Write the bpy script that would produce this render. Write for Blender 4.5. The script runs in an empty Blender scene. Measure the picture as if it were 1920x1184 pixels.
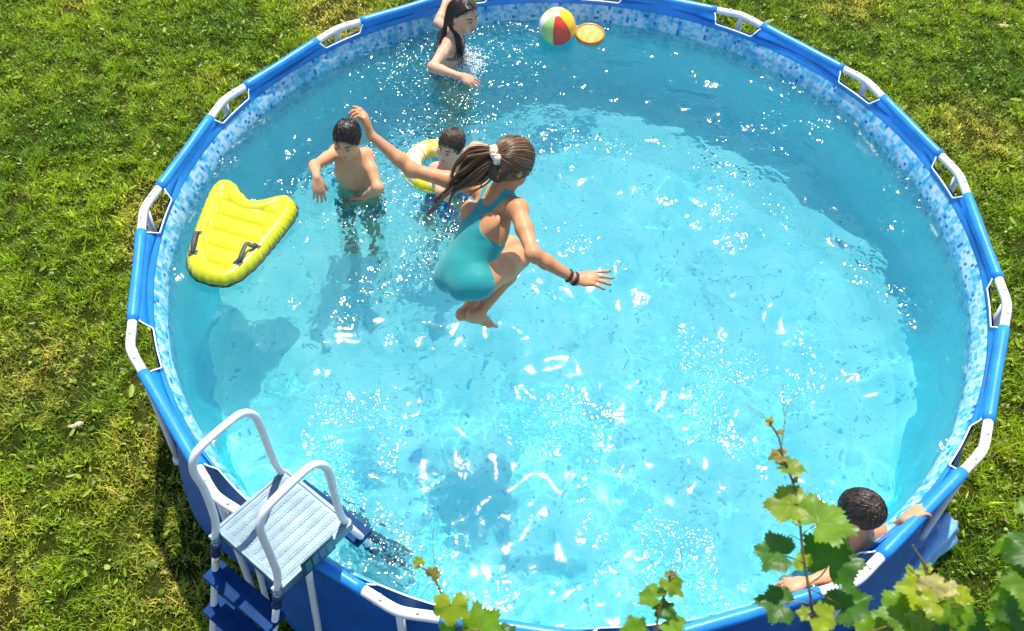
import bpy, math, random
import numpy as np
from mathutils import Vector, Matrix

SC = bpy.context.scene
COL = SC.collection
RS = np.random.RandomState(7)
RIM = 1.07            # height of the pool rim above the lawn
WZ = RIM - 0.185      # water level

# ---------------------------------------------------------------- camera
cam_d = bpy.data.cameras.new('camera')
cam = bpy.data.objects.new('camera', cam_d)
COL.objects.link(cam)
SC.camera = cam
cam_d.sensor_width = 36.0
cam_d.lens = 1779.70423 / 1920 * 36
cam_d.clip_start = 0.05
cam_d.clip_end = 500
_p, _y, _r = 0.89273947, -0.0820776583, 0.0285794412
_fw = np.array([math.sin(_y)*math.cos(_p), math.cos(_y)*math.cos(_p), -math.sin(_p)])
_rt = np.array([math.cos(_y), -math.sin(_y), 0.0])
_up = np.cross(_rt, _fw)
_rt, _up = _rt*math.cos(_r) + _up*math.sin(_r), -_rt*math.sin(_r) + _up*math.cos(_r)
CAMP = np.array([0.0, -3.68102981, RIM + 3.73270206])
cam.matrix_world = Matrix([[_rt[0], _up[0], -_fw[0], CAMP[0]], [_rt[1], _up[1], -_fw[1], CAMP[1]],
                           [_rt[2], _up[2], -_fw[2], CAMP[2]], [0, 0, 0, 1]])
cam_d.dof.use_dof = True
cam_d.dof.focus_distance = 4.7
cam_d.dof.aperture_fstop = 4.5

# ---------------------------------------------------------------- light
SUN_EL, SUN_AZ = 66.0, 90.0
w = bpy.data.worlds.new('World')
SC.world = w
w.use_nodes = True
_n = w.node_tree.nodes
_bg = _n['Background']
_sky = _n.new('ShaderNodeTexSky')
_sky.sky_type = 'NISHITA'
_sky.sun_disc = False
_sky.sun_elevation = math.radians(SUN_EL)
_sky.sun_rotation = math.radians(90 - SUN_AZ)
_sky.altitude = 300
_sky.air_density = 1.0
_sky.dust_density = 0.5
_sky.ozone_density = 1.0
w.node_tree.links.new(_sky.outputs[0], _bg.inputs[0])
_bg.inputs[1].default_value = 0.14
sun_d = bpy.data.lights.new('sun', 'SUN')
sun_d.energy = 4.3
sun_d.angle = math.radians(0.7)
sun_d.color = (1.0, 0.94, 0.82)
sun = bpy.data.objects.new('sun', sun_d)
COL.objects.link(sun)
_e, _a = math.radians(SUN_EL), math.radians(SUN_AZ)
SUNV = Vector((math.cos(_a)*math.cos(_e), math.sin(_a)*math.cos(_e), math.sin(_e)))
sun.rotation_euler = SUNV.to_track_quat('Z', 'Y').to_euler()
sun.location = (0, 0, 12)
SC.view_settings.view_transform = 'Standard'
SC.view_settings.look = 'None'
SC.view_settings.exposure = 0.80
SC.view_settings.gamma = 1.0
SC.render.engine = 'CYCLES'
CY = SC.cycles
CY.max_bounces = 10
CY.transmission_bounces = 8
CY.transparent_max_bounces = 12
CY.diffuse_bounces = 4
CY.use_adaptive_sampling = True
CY.adaptive_threshold = 0.05
CY.adaptive_min_samples = 48
CY.time_limit = 700
CY.glossy_bounces = 4
CY.use_denoising = True
CY.sample_clamp_indirect = 6.0

# ---------------------------------------------------------------- helpers
def bp(px, py, z):
    """photo pixel -> point on the horizontal plane at height z"""
    d = _fw + _rt*(px-960)/1779.70423 - _up*(py-592)/1779.70423
    t = (z-CAMP[2])/d[2]
    return CAMP + d*t

def ray(px, py, t):
    """photo pixel -> point at depth t along the viewing axis"""
    return CAMP + (_fw + _rt*(px-960)/1779.70423 - _up*(py-592)/1779.70423)*t

def tag(o, label=None, cat=None, group=None, kind=None):
    if label: o['label'] = label
    if cat: o['category'] = cat
    if group: o['group'] = group
    if kind: o['kind'] = kind
    return o

def thing(name, label, cat, loc=(0, 0, 0), group=None):
    o = bpy.data.objects.new(name, None)
    o.empty_display_size = 0.1
    COL.objects.link(o)
    o.location = loc
    return tag(o, label, cat, group)

def mk(name, V, F, mat, parent=None, smooth=True, uv=None, midx=None):
    """one mesh object; V in world space, moved into the parent's space"""
    me = bpy.data.meshes.new(name)
    V = np.asarray(V, float)
    if isinstance(F, np.ndarray):
        n, k = F.shape
        me.vertices.add(len(V))
        off = np.zeros(3)
        if parent is not None:
            off = origin(parent)
        me.vertices.foreach_set('co', (V-off).astype(np.float32).ravel())
        me.loops.add(n*k)
        me.loops.foreach_set('vertex_index', F.astype(np.int32).ravel())
        me.polygons.add(n)
        me.polygons.foreach_set('loop_start', np.arange(0, n*k, k, dtype=np.int32))
        me.polygons.foreach_set('loop_total', np.full(n, k, np.int32))
        me.update(calc_edges=True)
        me.validate()
    else:
        off = origin(parent) if parent is not None else np.zeros(3)
        me.from_pydata((V-off).tolist(), [], [list(f) for f in F])
    if uv is not None:
        ul = me.uv_layers.new(name='UVMap')
        idx = np.zeros(len(me.loops), np.int32)
        me.loops.foreach_get('vertex_index', idx)
        ul.data.foreach_set('uv', np.asarray(uv, np.float32)[idx].ravel())
    if smooth:
        me.polygons.foreach_set('use_smooth', np.ones(len(me.polygons), bool))
    for m in (mat if isinstance(mat, (list, tuple)) else [mat]):
        me.materials.append(m)
    if midx is not None:
        me.polygons.foreach_set('material_index', np.asarray(midx, np.int32))
    me.update()
    o = bpy.data.objects.new(name, me)
    COL.objects.link(o)
    if parent is not None:
        o.parent = parent
    return o

def origin(o):
    p = np.zeros(3)
    while o is not None:
        p = p + np.array(o.location)
        o = o.parent
    return p

class MB:
    """collects simple shapes into one mesh"""
    def __init__(s): s.V = []; s.F = []; s.n = 0
    def add(s, V, F):
        s.V.append(np.asarray(V, float)); s.F += [[i+s.n for i in f] for f in F]; s.n += len(V)
        return s
    def tube(s, P, r, n=14, caps=True, closed=False):
        V, F = tube(P, r, n, caps, closed); return s.add(V, F)
    def box(s, c, ax, ay, az):
        """centre and three half-axis vectors, slightly bevelled along its edges"""
        V, F = bevbox(c, ax, ay, az); return s.add(V, F)
    def ball(s, c, r, nu=12, nv=8):
        c = np.asarray(c, float); r = np.ones(3)*r
        V = [c+r*[0, 0, 1]]
        for i in range(1, nv):
            t = math.pi*i/nv
            for j in range(nu):
                a = 2*math.pi*j/nu
                V.append(c+r*[math.sin(t)*math.cos(a), math.sin(t)*math.sin(a), math.cos(t)])
        V.append(c-r*[0, 0, 1])
        F = [(0, 1+j, 1+(j+1) % nu) for j in range(nu)]
        for i in range(nv-2):
            for j in range(nu):
                a = 1+i*nu; b = a+nu; k = (j+1) % nu
                F.append((a+j, b+j, b+k, a+k))
        L = len(V)-1; a = 1+(nv-2)*nu
        F += [(L, a+(j+1) % nu, a+j) for j in range(nu)]
        return s.add(V, F)
    def build(s, name, mat, parent=None, smooth=True):
        return mk(name, np.concatenate(s.V), s.F, mat, parent, smooth)

def unit(v):
    v = np.asarray(v, float); return v/np.linalg.norm(v)

def tube(P, r, n=14, caps=True, closed=False):
    P = np.asarray(P, float); m = len(P)
    r = np.ones(m)*r if np.ndim(r) == 0 else np.asarray(r, float)
    if closed:
        T = np.roll(P, -1, 0)-np.roll(P, 1, 0)
    else:
        T = np.gradient(P, axis=0)
    T /= np.linalg.norm(T, axis=1)[:, None]+1e-12
    u = np.cross(T[0], [0, 0, 1.0])
    if np.linalg.norm(u) < 1e-3: u = np.cross(T[0], [1.0, 0, 0])
    u = unit(u); V = []
    a = np.arange(n)*2*math.pi/n
    for i in range(m):
        u = unit(u-T[i]*(u@T[i])); v = np.cross(T[i], u)
        V.append(P[i]+r[i]*(np.cos(a)[:, None]*u+np.sin(a)[:, None]*v))
    V = np.concatenate(V); F = []
    for i in range(m if closed else m-1):
        for j in range(n):
            k = (j+1) % n; i2 = (i+1) % m
            F.append((i*n+j, i*n+k, i2*n+k, i2*n+j))
    if caps and not closed:
        F.append(tuple(range(n))[::-1]); F.append(tuple((m-1)*n+j for j in range(n)))
    return V, F

def bevbox(c, ax, ay, az, b=0.12):
    c, ax, ay, az = [np.asarray(q, float) for q in (c, ax, ay, az)]
    L = [np.linalg.norm(q) for q in (ax, ay, az)]
    e = min(L)*b*2
    V = []; ids = {}
    for sx in (-1, 1):
        for sy in (-1, 1):
            for sz in (-1, 1):
                for k in range(3):
                    s = np.array([sx, sy, sz], float)
                    f = np.array([1-e/L[0], 1-e/L[1], 1-e/L[2]]); f[k] = 1
                    q = s*f
                    ids[(sx, sy, sz, k)] = len(V)
                    V.append(c+ax*q[0]+ay*q[1]+az*q[2])
    F = []
    I = lambda a, b2, c2, k: ids[(a, b2, c2, k)]
    for s in (-1, 1):
        for k in range(3):
            o = [i for i in range(3) if i != k]
            lo = []
            for (p, q) in ((-1, -1), (1, -1), (1, 1), (-1, 1)):
                t = [0, 0, 0]; t[k] = s; t[o[0]] = p; t[o[1]] = q
                lo.append(ids[(t[0], t[1], t[2], k)])
            F.append(lo)
    for k in range(3):
        o = [i for i in range(3) if i != k]
        for p in (-1, 1):
            for q in (-1, 1):
                t0 = [0, 0, 0]; t1 = [0, 0, 0]
                t0[k] = -1; t1[k] = 1
                for t in (t0, t1): t[o[0]] = p; t[o[1]] = q
                F.append([ids[(*t0, o[0])], ids[(*t1, o[0])], ids[(*t1, o[1])], ids[(*t0, o[1])]])
    for sx in (-1, 1):
        for sy in (-1, 1):
            for sz in (-1, 1):
                F.append([ids[(sx, sy, sz, k)] for k in range(3)])
    V = np.array(V); G = []
    for f in F:
        n = np.cross(V[f[1]]-V[f[0]], V[f[2]]-V[f[0]])
        G.append(f if n@(V[f].mean(0)-c) > 0 else f[::-1])
    return V, G

def spline(P, n=8, closed=False):
    """Catmull-Rom through the points"""
    P = np.asarray(P, float); m = len(P); out = []
    rng = range(m) if closed else range(m-1)
    for i in rng:
        if closed: p0, p1, p2, p3 = P[(i-1) % m], P[i], P[(i+1) % m], P[(i+2) % m]
        else: p0, p1, p2, p3 = P[max(i-1, 0)], P[i], P[i+1], P[min(i+2, m-1)]
        for k in range(n):
            t = k/n
            out.append(0.5*((2*p1)+(-p0+p2)*t+(2*p0-5*p1+4*p2-p3)*t*t+(-p0+3*p1-3*p2+p3)*t**3))
    if not closed: out.append(P[-1])
    return np.array(out)

# ---------------------------------------------------------------- materials
class NT:
    def __init__(s, name):
        s.m = bpy.data.materials.new(name); s.m.use_nodes = True
        s.t = s.m.node_tree; s.b = s.t.nodes['Principled BSDF']; s.out = s.t.nodes['Material Output']
    def node(s, typ, ins=None, **kw):
        n = s.t.nodes.new(typ)
        for k, v in kw.items(): setattr(n, k, v)
        for k, v in (ins or {}).items():
            if hasattr(v, 'bl_idname') or isinstance(v, bpy.types.NodeSocket): s.t.links.new(v, n.inputs[k])
            else: n.inputs[k].default_value = v
        return n
    def set(s, **kw):
        for k, v in kw.items():
            k = k.replace('_', ' ')
            i = s.b.inputs[k]
            if isinstance(v, bpy.types.NodeSocket): s.t.links.new(v, i)
            else: i.default_value = v
        return s
    def obj(s): return s.node('ShaderNodeTexCoord').outputs['Object']
    def uv(s): return s.node('ShaderNodeTexCoord').outputs['UV']
    def noise(s, scale, detail=3, vec=None, rough=0.5, dist=0.0):
        i = {'Scale': scale, 'Detail': detail, 'Roughness': rough, 'Distortion': dist}
        i['Vector'] = vec if vec is not None else s.obj()
        return s.node('ShaderNodeTexNoise', i).outputs['Fac']
    def ramp(s, fac, stops, interp='LINEAR'):
        n = s.node('ShaderNodeValToRGB', {'Fac': fac}); r = n.color_ramp; r.interpolation = interp
        while len(r.elements) < len(stops): r.elements.new(0.5)
        for e, (p, c) in zip(r.elements, stops):
            e.position = p; e.color = (*c, 1) if len(c) == 3 else c
        return n.outputs['Color']
    def mix(s, fac, a, b, blend='MIX'):
        n = s.node('ShaderNodeMix', data_type='RGBA', blend_type=blend)
        for k, v in ((0, fac), (6, a), (7, b)):
            if isinstance(v, bpy.types.NodeSocket): s.t.links.new(v, n.inputs[k])
            else: n.inputs[k].default_value = (*v, 1) if isinstance(v, tuple) and len(v) == 3 else v
        return n.outputs[2]
    def math(s, op, a, b=0.0, c=None):
        n = s.node('ShaderNodeMath', operation=op)
        for k, v in enumerate((a, b) if c is None else (a, b, c)):
            if isinstance(v, bpy.types.NodeSocket): s.t.links.new(v, n.inputs[k])
            else: n.inputs[k].default_value = v
        return n.outputs[0]
    def bump(s, h, strength=0.3, dist=0.01):
        n = s.node('ShaderNodeBump', {'Height': h, 'Strength': strength, 'Distance': dist})
        s.t.links.new(n.outputs[0], s.b.inputs['Normal']); return s

def varied(name, c, rough=0.5, var=0.12, scale=12, bump=0.0, bscale=200, spec=0.5, **kw):
    """a plain coat with slight unevenness of tone, gloss and surface"""
    t = NT(name); f = t.noise(scale, 4)
    a = tuple(max(0, q*(1-var)) for q in c); b = tuple(min(1, q*(1+var)) for q in c)
    t.set(Base_Color=t.ramp(f, [(0.3, a), (0.7, b)]))
    t.set(Roughness=t.math('MULTIPLY_ADD', t.noise(scale*2.3, 3), 0.25, rough-0.125))
    t.b.inputs['Specular IOR Level'].default_value = spec
    if bump: t.bump(t.noise(bscale, 3), bump, 0.002)
    t.set(**kw)
    return t.m

# ================================================================ pool
NJ = 15
PH = 2.37872379
JOINT = {0: (-1.66, 1.602), 3: (1.038, 2.118), 4: (1.8, 1.487), 5: (2.225, .667), 6: (2.287, -.308), 7: (1.98, -1.218),
         8: (1.318, -1.927), 10: (-.543, -2.263), 12: (-2.072, -1.114), 13: (-2.336, -.179), 14: (-2.179, .786)}
JP = []
for i in range(NJ):
    a = PH-2*math.pi*i/NJ
    x, y = JOINT.get(i, (2.33*math.cos(a), 2.33*math.sin(a)))
    JP.append(np.array([x, y, RIM]))
RL = 2.185     # liner radius at the water line

M_blue = varied('blue_vinyl', (0.012, 0.22, 0.66), 0.38, 0.14, 9, 0.5, 38)
M_navy = varied('dark_blue_vinyl', (0.006, 0.095, 0.36), 0.45, 0.18, 5, 0.5, 22)
M_white = varied('white_powder_coat', (0.74, 0.72, 0.72), 0.35, 0.05, 20, 0.1, 300)
M_piping = varied('white_piping', (0.8, 0.82, 0.84), 0.4, 0.05)
M_bolt = varied('bolt_cap', (0.62, 0.6, 0.58), 0.3, 0.08, 40)

def mat_tiles():
    """printed mosaic of small squares in whites and blues; u,v are metres along and up the wall"""
    t = NT('mosaic_print')
    uv = t.uv()
    def cells(su, sv, off, seed):
        m = t.node('ShaderNodeVectorMath', {0: uv, 1: (su, sv, 1)}, operation='MULTIPLY').outputs[0]
        m = t.node('ShaderNodeVectorMath', {0: m, 1: (off, off*1.7, seed)}, operation='ADD').outputs[0]
        m = t.node('ShaderNodeVectorMath', {0: m}, operation='FLOOR').outputs[0]
        return t.node('ShaderNodeTexWhiteNoise', {'Vector': m}, noise_dimensions='3D').outputs['Value']
    base = t.ramp(cells(52, 52, 0, 1), [(0, (.40, .56, .70)), (.5, (.33, .53, .68)), (.62, (.16, .48, .63)),
                                        (.78, (.07, .42, .60)), (.90, (.05, .38, .66)), (.962, (.02, .15, .46))], 'CONSTANT')
    big = t.ramp(cells(26, 13, .37, 5), [(0, (1, 1, 1)), (.62, (.55, .86, .92)), (.85, (.36, .74, .86))], 'CONSTANT')
    wide = t.ramp(cells(17, 26, .71, 9), [(0, (1, 1, 1)), (.74, (.62, .88, .94))], 'CONSTANT')
    c = t.mix(1.0, base, big, 'MULTIPLY'); c = t.mix(1.0, c, wide, 'MULTIPLY')
    # below the printed border the liner is plain aqua with faint flecks
    sv = t.node('ShaderNodeSeparateXYZ', {0: uv}).outputs[1]
    fade = t.node('ShaderNodeMapRange', {0: sv, 1: -.20, 2: -.34, 3: 0.0, 4: 1.0}).outputs[0]
    low = t.ramp(t.noise(5, 4), [(.3, (.06, .72, .82)), (.7, (.12, .80, .88))])
    low = t.mix(.16, low, c)
    t.set(Base_Color=t.mix(fade, c, low), Roughness=0.35)
    return t.m

def mat_floor():
    """printed liner floor: pale aqua with scattered darker flecks, like pebbles"""
    t = NT('liner_floor')
    o = t.obj()
    w1 = t.node('ShaderNodeVectorMath', {0: o, 1: (1, 1, 0)}, operation='MULTIPLY').outputs[0]
    cl = t.noise(3.2, 6, w1, 0.65)
    base = t.ramp(cl, [(.34, (.36, .80, .84)), (.5, (.70, .91, .88)), (.64, (.93, .96, .90))])
    v = t.node('ShaderNodeTexVoronoi', {'Vector': w1, 'Scale': 34.0, 'Randomness': 1.0}, feature='F1')
    wn = t.node('ShaderNodeTexWhiteNoise', {'Vector': v.outputs['Position']}, noise_dimensions='3D').outputs['Value']
    patch = t.noise(3.3, 2, w1)
    thr = t.math('MULTIPLY_ADD', t.math('SUBTRACT', patch, .5), 1.3, .16)
    has = t.math('LESS_THAN', wn, thr)
    shape = t.math('LESS_THAN', v.outputs['Distance'], .36)
    f = t.math('MULTIPLY', has, shape)
    c = t.mix(t.math('MULTIPLY', f, .85), base, (.03, .42, .70))
    t.set(Base_Color=c, Roughness=0.5)
    return t.m

M_tile = mat_tiles(); M_floor = mat_floor()

pool = thing('swimming_pool', 'large round above ground pool with blue rim, white pipe corners and mosaic liner',
             'pool', (0, 0, 0))
# --- inside of the liner wall
NT_ = 360
th = np.arange(NT_)*2*math.pi/NT_
prof = [(2.232, RIM-.078), (2.215, RIM-.11), (2.195, RIM-.15), (RL, RIM-.2), (2.18, RIM-.45), (2.18, RIM-.8), (2.15, .06), (2.09, .012)]
V = []; UV = []; F = []
arc = 0
for k, (r, z) in enumerate(prof):
    if k: arc += math.hypot(r-prof[k-1][0], z-prof[k-1][1])
    for j in range(NT_+1):
        a = 2*math.pi*j/NT_
        V.append((r*math.cos(a), r*math.sin(a), z)); UV.append((a*2.2, -arc))
for k in range(len(prof)-1):
    for j in range(NT_):
        a = k*(NT_+1)+j
        F.append((a, a+1, a+NT_+2, a+NT_+1))
liner = mk('liner_wall', V, F, M_tile, pool, uv=UV)
# --- liner floor
V = [(0, 0, .012)]; F = []
rr = [.3, .7, 1.1, 1.5, 1.8, 2.09]
for r in rr:
    for a in th: V.append((r*math.cos(a), r*math.sin(a), .012 if r < 2.09 else .0115))
for j in range(NT_): F.append((0, 1+j, 1+(j+1) % NT_))
for k in range(len(rr)-1):
    for j in range(NT_):
        a = 1+k*NT_; b = a+NT_; j2 = (j+1) % NT_
        F.append((a+j, b+j, b+j2, a+j2))
pfloor = mk('pool_floor', V, F, M_floor, pool)

# --- rim: straight beams, corner joints, legs
AL = 0.172
TR = 0.0235
bandT = []            # upper edge of the blue band all round
slots = []
for i in range(NJ):
    A, B, Pv = JP[i], JP[(i+1) % NJ], JP[(i-1) % NJ]
    d = unit(B-A); dp = unit(Pv-A)
    s0, s1 = A+d*AL, B-d*AL
    n_in = unit(np.array([-(A+B)[0], -(A+B)[1], 0]))
    # blue sleeve round the beam, hardly sagging, with soft ends
    L = np.linalg.norm(s1-s0); tt = np.linspace(0, 1, 15)
    mb = MB().tube([s0+(s1-s0)*t+np.array([0, 0, -.002*math.sin(math.pi*t)]) for t in tt],
                   [TR+.005+.0012*math.sin(9*t+i) for t in tt], 20)
    mb.build('rim_beam', M_blue, pool)
    # corner joint: two arms and a smooth bend, with a seam collar and two bolts
    q = [A+dp*(AL+.012), A+dp*.11, A+dp*.05, A+(d+dp)*.012, A+d*.05, A+d*.11, A+d*(AL+.012)]
    path = spline(q, 6)
    jb = MB().tube(path, TR, 20)
    jt = jb.build('corner_joint', M_white, pool)
    MB().tube([A+d*.098, A+d*.1, A+d*.104, A+d*.106], [TR+.0004, TR+.0022, TR+.0022, TR+.0004], 20).build('collar', M_white, jt)
    for e in (d, dp):
        c = A+e*.083+np.array([0, 0, TR-.001])
        MB().tube([c, c+[0, 0, .004], c+[0, 0, .0085], c+[0, 0, .0105]], [.0085, .0085, .0065, .002], 12).build('bolt', M_bolt, jt)
    # leg, under the bend, its foot a little outside
    out = unit(A*[1, 1, 0])
    top = A-out*.012-np.array([0, 0, .012])
    lg = MB().tube(np.linspace(top, A*[1, 1, 0]+out*.03+[0, 0, .03], 6), .0185, 16).build('leg', M_white, pool)
    ft = A*[1, 1, 0]+out*.03
    MB().tube([ft+[0, 0, .002], ft+[0, 0, .03], ft+[0, 0, .06], ft+[0, 0, .065]], [.03, .03, .024, .019], 16).build('foot_cap', M_white, lg)
    # edge of the band: along the beam it leaves the sleeve, at the joint it dips to a slot
    for t in np.linspace(-1, 1, 49):
        s = t*AL*1.12
        p = A+(d*s if s > 0 else dp*(-s))
        u = min(1, max(0, (AL*1.06-abs(s))/.05)); u = u*u*(3-2*u)
        pin = p+unit(-p*[1, 1, 0])*(TR+.004)+[0, 0, -.004]
        ang = math.atan2(p[1], p[0])
        low = np.array([2.236*math.cos(ang), 2.236*math.sin(ang), RIM-.05])
        bandT.append((ang, pin*(1-u)+low*u, u))
    for t in np.linspace(.05, .95, 16):
        p = A+d*AL*1.12+(B-A-2*d*AL*1.12)*t
        pin = p+n_in*(TR+.004)+[0, 0, -.004]
        bandT.append((math.atan2(p[1], p[0]), pin, 0))
bandT.sort(key=lambda q: q[0])
NB = len(bandT)
V = []; F = []
for a, p, u in bandT:
    r1, z1 = 2.2335, RIM-.0765
    b = np.array([r1*math.cos(a), r1*math.sin(a), z1])
    m = p*.5+b*.5+unit(np.array([math.cos(a), math.sin(a), 0]))*.004*(1-u)
    V += [p, p*.75+b*.25, m, p*.25+b*.75, b]
for j in range(NB):
    k = (j+1) % NB
    for q in range(4): F.append((j*5+q, j*5+q+1, k*5+q+1, k*5+q))
mk('rim_band', V, F, M_navy if False else M_blue, pool)
# white piping along every slot
run = []
st = next(i for i in range(NB) if bandT[i][2] == 0)
for q in range(NB+1):
    a, p, u = bandT[(st+q) % NB]
    if u > 0.02: run.append(p+np.array([0, 0, .002]))
    elif run:
        if len(run) > 4: MB().tube(run, .0042, 8).build('slot_piping', M_piping, pool)
        run = []
# outside skin of the wall: bulges between the legs
V = []; F = []
lev = [(0, RIM-.002), (.006, RIM-.08), (.03, RIM-.25), (.08, RIM-.5), (.125, .38), (.14, .2), (.12, .08), (.05, .004)]
pts = []
for i in range(NJ):
    A, B = JP[i], JP[(i+1) % NJ]
    for t in np.linspace(0, 1, 12, endpoint=False): pts.append((A+(B-A)*t, math.sin(math.pi*t)))
for k, (o, z) in enumerate(lev):
    for p, s in pts:
        e = unit(p*[1, 1, 0]); rad = np.linalg.norm(p[:2])
        r_in = (min(rad-.03, 2.255)*s+2.241*(1-s) if k < 1 else min(rad-.03, 2.252))+o*(.15+.85*s)
        zz = z if k else RIM-.03-.026*(1-s)**6
        V.append((e[0]*r_in, e[1]*r_in, zz))
n = len(pts)
for k in range(len(lev)-1):
    for j in range(n):
        j2 = (j+1) % n
        F.append((k*n+j, (k+1)*n+j, (k+1)*n+j2, k*n+j2))
mk('outer_wall', V, F, M_navy, pool)

# ================================================================ bodies: smooth blends of tapered limbs, meshed as one skin
def rotv(v, ax, ang):
    ax = unit(ax); v = np.asarray(v, float)
    return v*math.cos(ang)+np.cross(ax, v)*math.sin(ang)+ax*(ax@v)*(1-math.cos(ang))

class Sdf:
    def __init__(s, h): s.h = h; s.pr = []
    def cone(s, a, b, ra, rb, k=.02, flat=None, sub=False):
        s.pr.append(('c', np.array(a, float), np.array(b, float), ra, rb, k, flat, sub)); return s
    def ell(s, c, R, rad, k=.02, sub=False):
        s.pr.append(('e', np.array(c, float), np.array(R, float), np.array(rad, float), 0, k, None, sub)); return s
    def bounds(s):
        lo = np.full(3, 1e9); hi = -lo
        for p in s.pr:
            if p[7]: continue
            if p[0] == 'c':
                r = max(p[3], p[4])
                for q in (p[1], p[2]): lo = np.minimum(lo, q-r); hi = np.maximum(hi, q+r)
            else:
                r = p[3].max(); lo = np.minimum(lo, p[1]-r); hi = np.maximum(hi, p[1]+r)
        return lo-.02, hi+.02
    def grid(s, lo=None, hi=None):
        l0, h0 = s.bounds()
        lo = l0 if lo is None else lo; hi = h0 if hi is None else hi
        n = np.ceil((hi-lo)/s.h).astype(int)+1
        D = np.full(n, .2, np.float32)
        for typ, a, b, r1, r2, k, flat, sub in s.pr:
            if typ == 'c':
                r = max(r1, r2); pl = np.minimum(a, b)-r; ph = np.maximum(a, b)+r
            else:
                r = r1.max(); pl = a-r; ph = a+r
            m = max(k*1.3, .012)+.02
            i0 = np.clip(np.floor((pl-m-lo)/s.h).astype(int), 0, n); i1 = np.clip(np.ceil((ph+m-lo)/s.h).astype(int)+1, 0, n)
            if (i1 <= i0).any(): continue
            ax = [(lo[q]+np.arange(i0[q], i1[q])*s.h).astype(np.float32) for q in range(3)]
            X, Y, Z = np.meshgrid(*ax, indexing='ij', sparse=True)
            if typ == 'c':
                ab = b-a; L2 = ab@ab+1e-12
                t = np.clip(((X-a[0])*ab[0]+(Y-a[1])*ab[1]+(Z-a[2])*ab[2])/L2, 0, 1)
                qx = X-a[0]-t*ab[0]; qy = Y-a[1]-t*ab[1]; qz = Z-a[2]-t*ab[2]
                if flat is not None:
                    fa, ff = flat; pj = (qx*fa[0]+qy*fa[1]+qz*fa[2])*(1/ff-1)
                    qx = qx+fa[0]*pj; qy = qy+fa[1]*pj; qz = qz+fa[2]*pj
                d = np.sqrt(qx*qx+qy*qy+qz*qz)-(r1+(r2-r1)*t)
                if flat is not None: d = d*(.5+.5*flat[1])
            else:
                e = [((X-a[0])*b[q][0]+(Y-a[1])*b[q][1]+(Z-a[2])*b[q][2]) for q in range(3)]
                k0 = np.sqrt(sum((e[q]/r1[q])**2 for q in range(3)))
                k1 = np.sqrt(sum((e[q]/r1[q]**2)**2 for q in range(3)))+1e-6
                d = k0*(k0-1)/k1
            S = D[i0[0]:i1[0], i0[1]:i1[1], i0[2]:i1[2]]
            if sub:
                d = -d; hh = np.clip(.5-.5*(d-S)/k, 0, 1)
                S[...] = d*(1-hh)+S*hh+k*hh*(1-hh)
            else:
                hh = np.clip(.5+.5*(S-d)/k, 0, 1)
                S[...] = S*(1-hh)+d*hh-k*hh*(1-hh)
        return lo, D
    def coords(s, lo, D):
        return np.meshgrid(*[(lo[q]+np.arange(D.shape[q])*s.h).astype(np.float32) for q in range(3)], indexing='ij', sparse=True)

def nets(lo, h, D, smooth=1):
    """surface nets: a closed quad mesh of D < 0"""
    ins = D < 0
    n = np.array(D.shape)-1
    cnt = np.zeros(n, np.int8)
    cor = [(i, j, k) for i in (0, 1) for j in (0, 1) for k in (0, 1)]
    for i, j, k in cor: cnt += ins[i:n[0]+i, j:n[1]+j, k:n[2]+k]
    act = (cnt > 0) & (cnt < 8)
    C = np.argwhere(act); idx = -np.ones(n, np.int64); idx[act] = np.arange(len(C))
    vals = np.stack([D[C[:, 0]+i, C[:, 1]+j, C[:, 2]+k] for i, j, k in cor], 1)
    P = np.zeros((len(C), 3)); W = np.zeros(len(C))
    for a in range(8):
        for b in range(a+1, 8):
            ca, cb = np.array(cor[a]), np.array(cor[b])
            if abs(ca-cb).sum() != 1: continue
            va, vb = vals[:, a], vals[:, b]; m = (va < 0) != (vb < 0)
            t = np.where(m, va/np.where(m, va-vb, 1), 0)
            P += np.where(m[:, None], ca+(cb-ca)*t[:, None], 0); W += m
    V = lo+(C+P/W[:, None])*h
    F = []
    for ax in range(3):
        o = [q for q in range(3) if q != ax]
        sl0 = [slice(None)]*3; sl1 = [slice(None)]*3
        sl0[ax] = slice(0, -1); sl1[ax] = slice(1, None)
        a, b = ins[tuple(sl0)], ins[tuple(sl1)]
        E = np.argwhere(a != b)
        E = E[(E[:, o[0]] > 0) & (E[:, o[1]] > 0) & (E[:, o[0]] < n[o[0]]) & (E[:, o[1]] < n[o[1]])]
        q = []
        for du, dv in ((1, 1), (0, 1), (0, 0), (1, 0)):
            e = E.copy(); e[:, o[0]] -= du; e[:, o[1]] -= dv
            q.append(idx[e[:, 0], e[:, 1], e[:, 2]])
        q = np.stack(q, 1)
        fl = a[E[:, 0], E[:, 1], E[:, 2]] != (ax == 1)
        q[~fl] = q[~fl][:, ::-1]
        F.append(q)
    F = np.concatenate(F)
    for _ in range(smooth):
        A = np.zeros_like(V); N = np.zeros(len(V))
        for e in range(4):
            i, j = F[:, e], F[:, (e+1) % 4]
            for q in range(3):
                A[:, q] += np.bincount(i, V[j, q], len(V))+np.bincount(j, V[i, q], len(V))
            N += np.bincount(i, minlength=len(V))+np.bincount(j, minlength=len(V))
        V = V*.4+A/N[:, None]*.6
    return V, F

def hinge(par, px, py, L, near):
    """point on the pixel's ray at distance L from par; near: take the solution closer to the lens"""
    d = ray(px, py, 1.0)-CAMP; o = CAMP-par
    A = d@d; B = o@d; Cc = o@o-L*L; disc = B*B-A*Cc
    if disc < 0: t = -B/A
    else: t = (-B-math.sqrt(disc))/A if near else (-B+math.sqrt(disc))/A
    return CAMP+d*t

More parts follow.
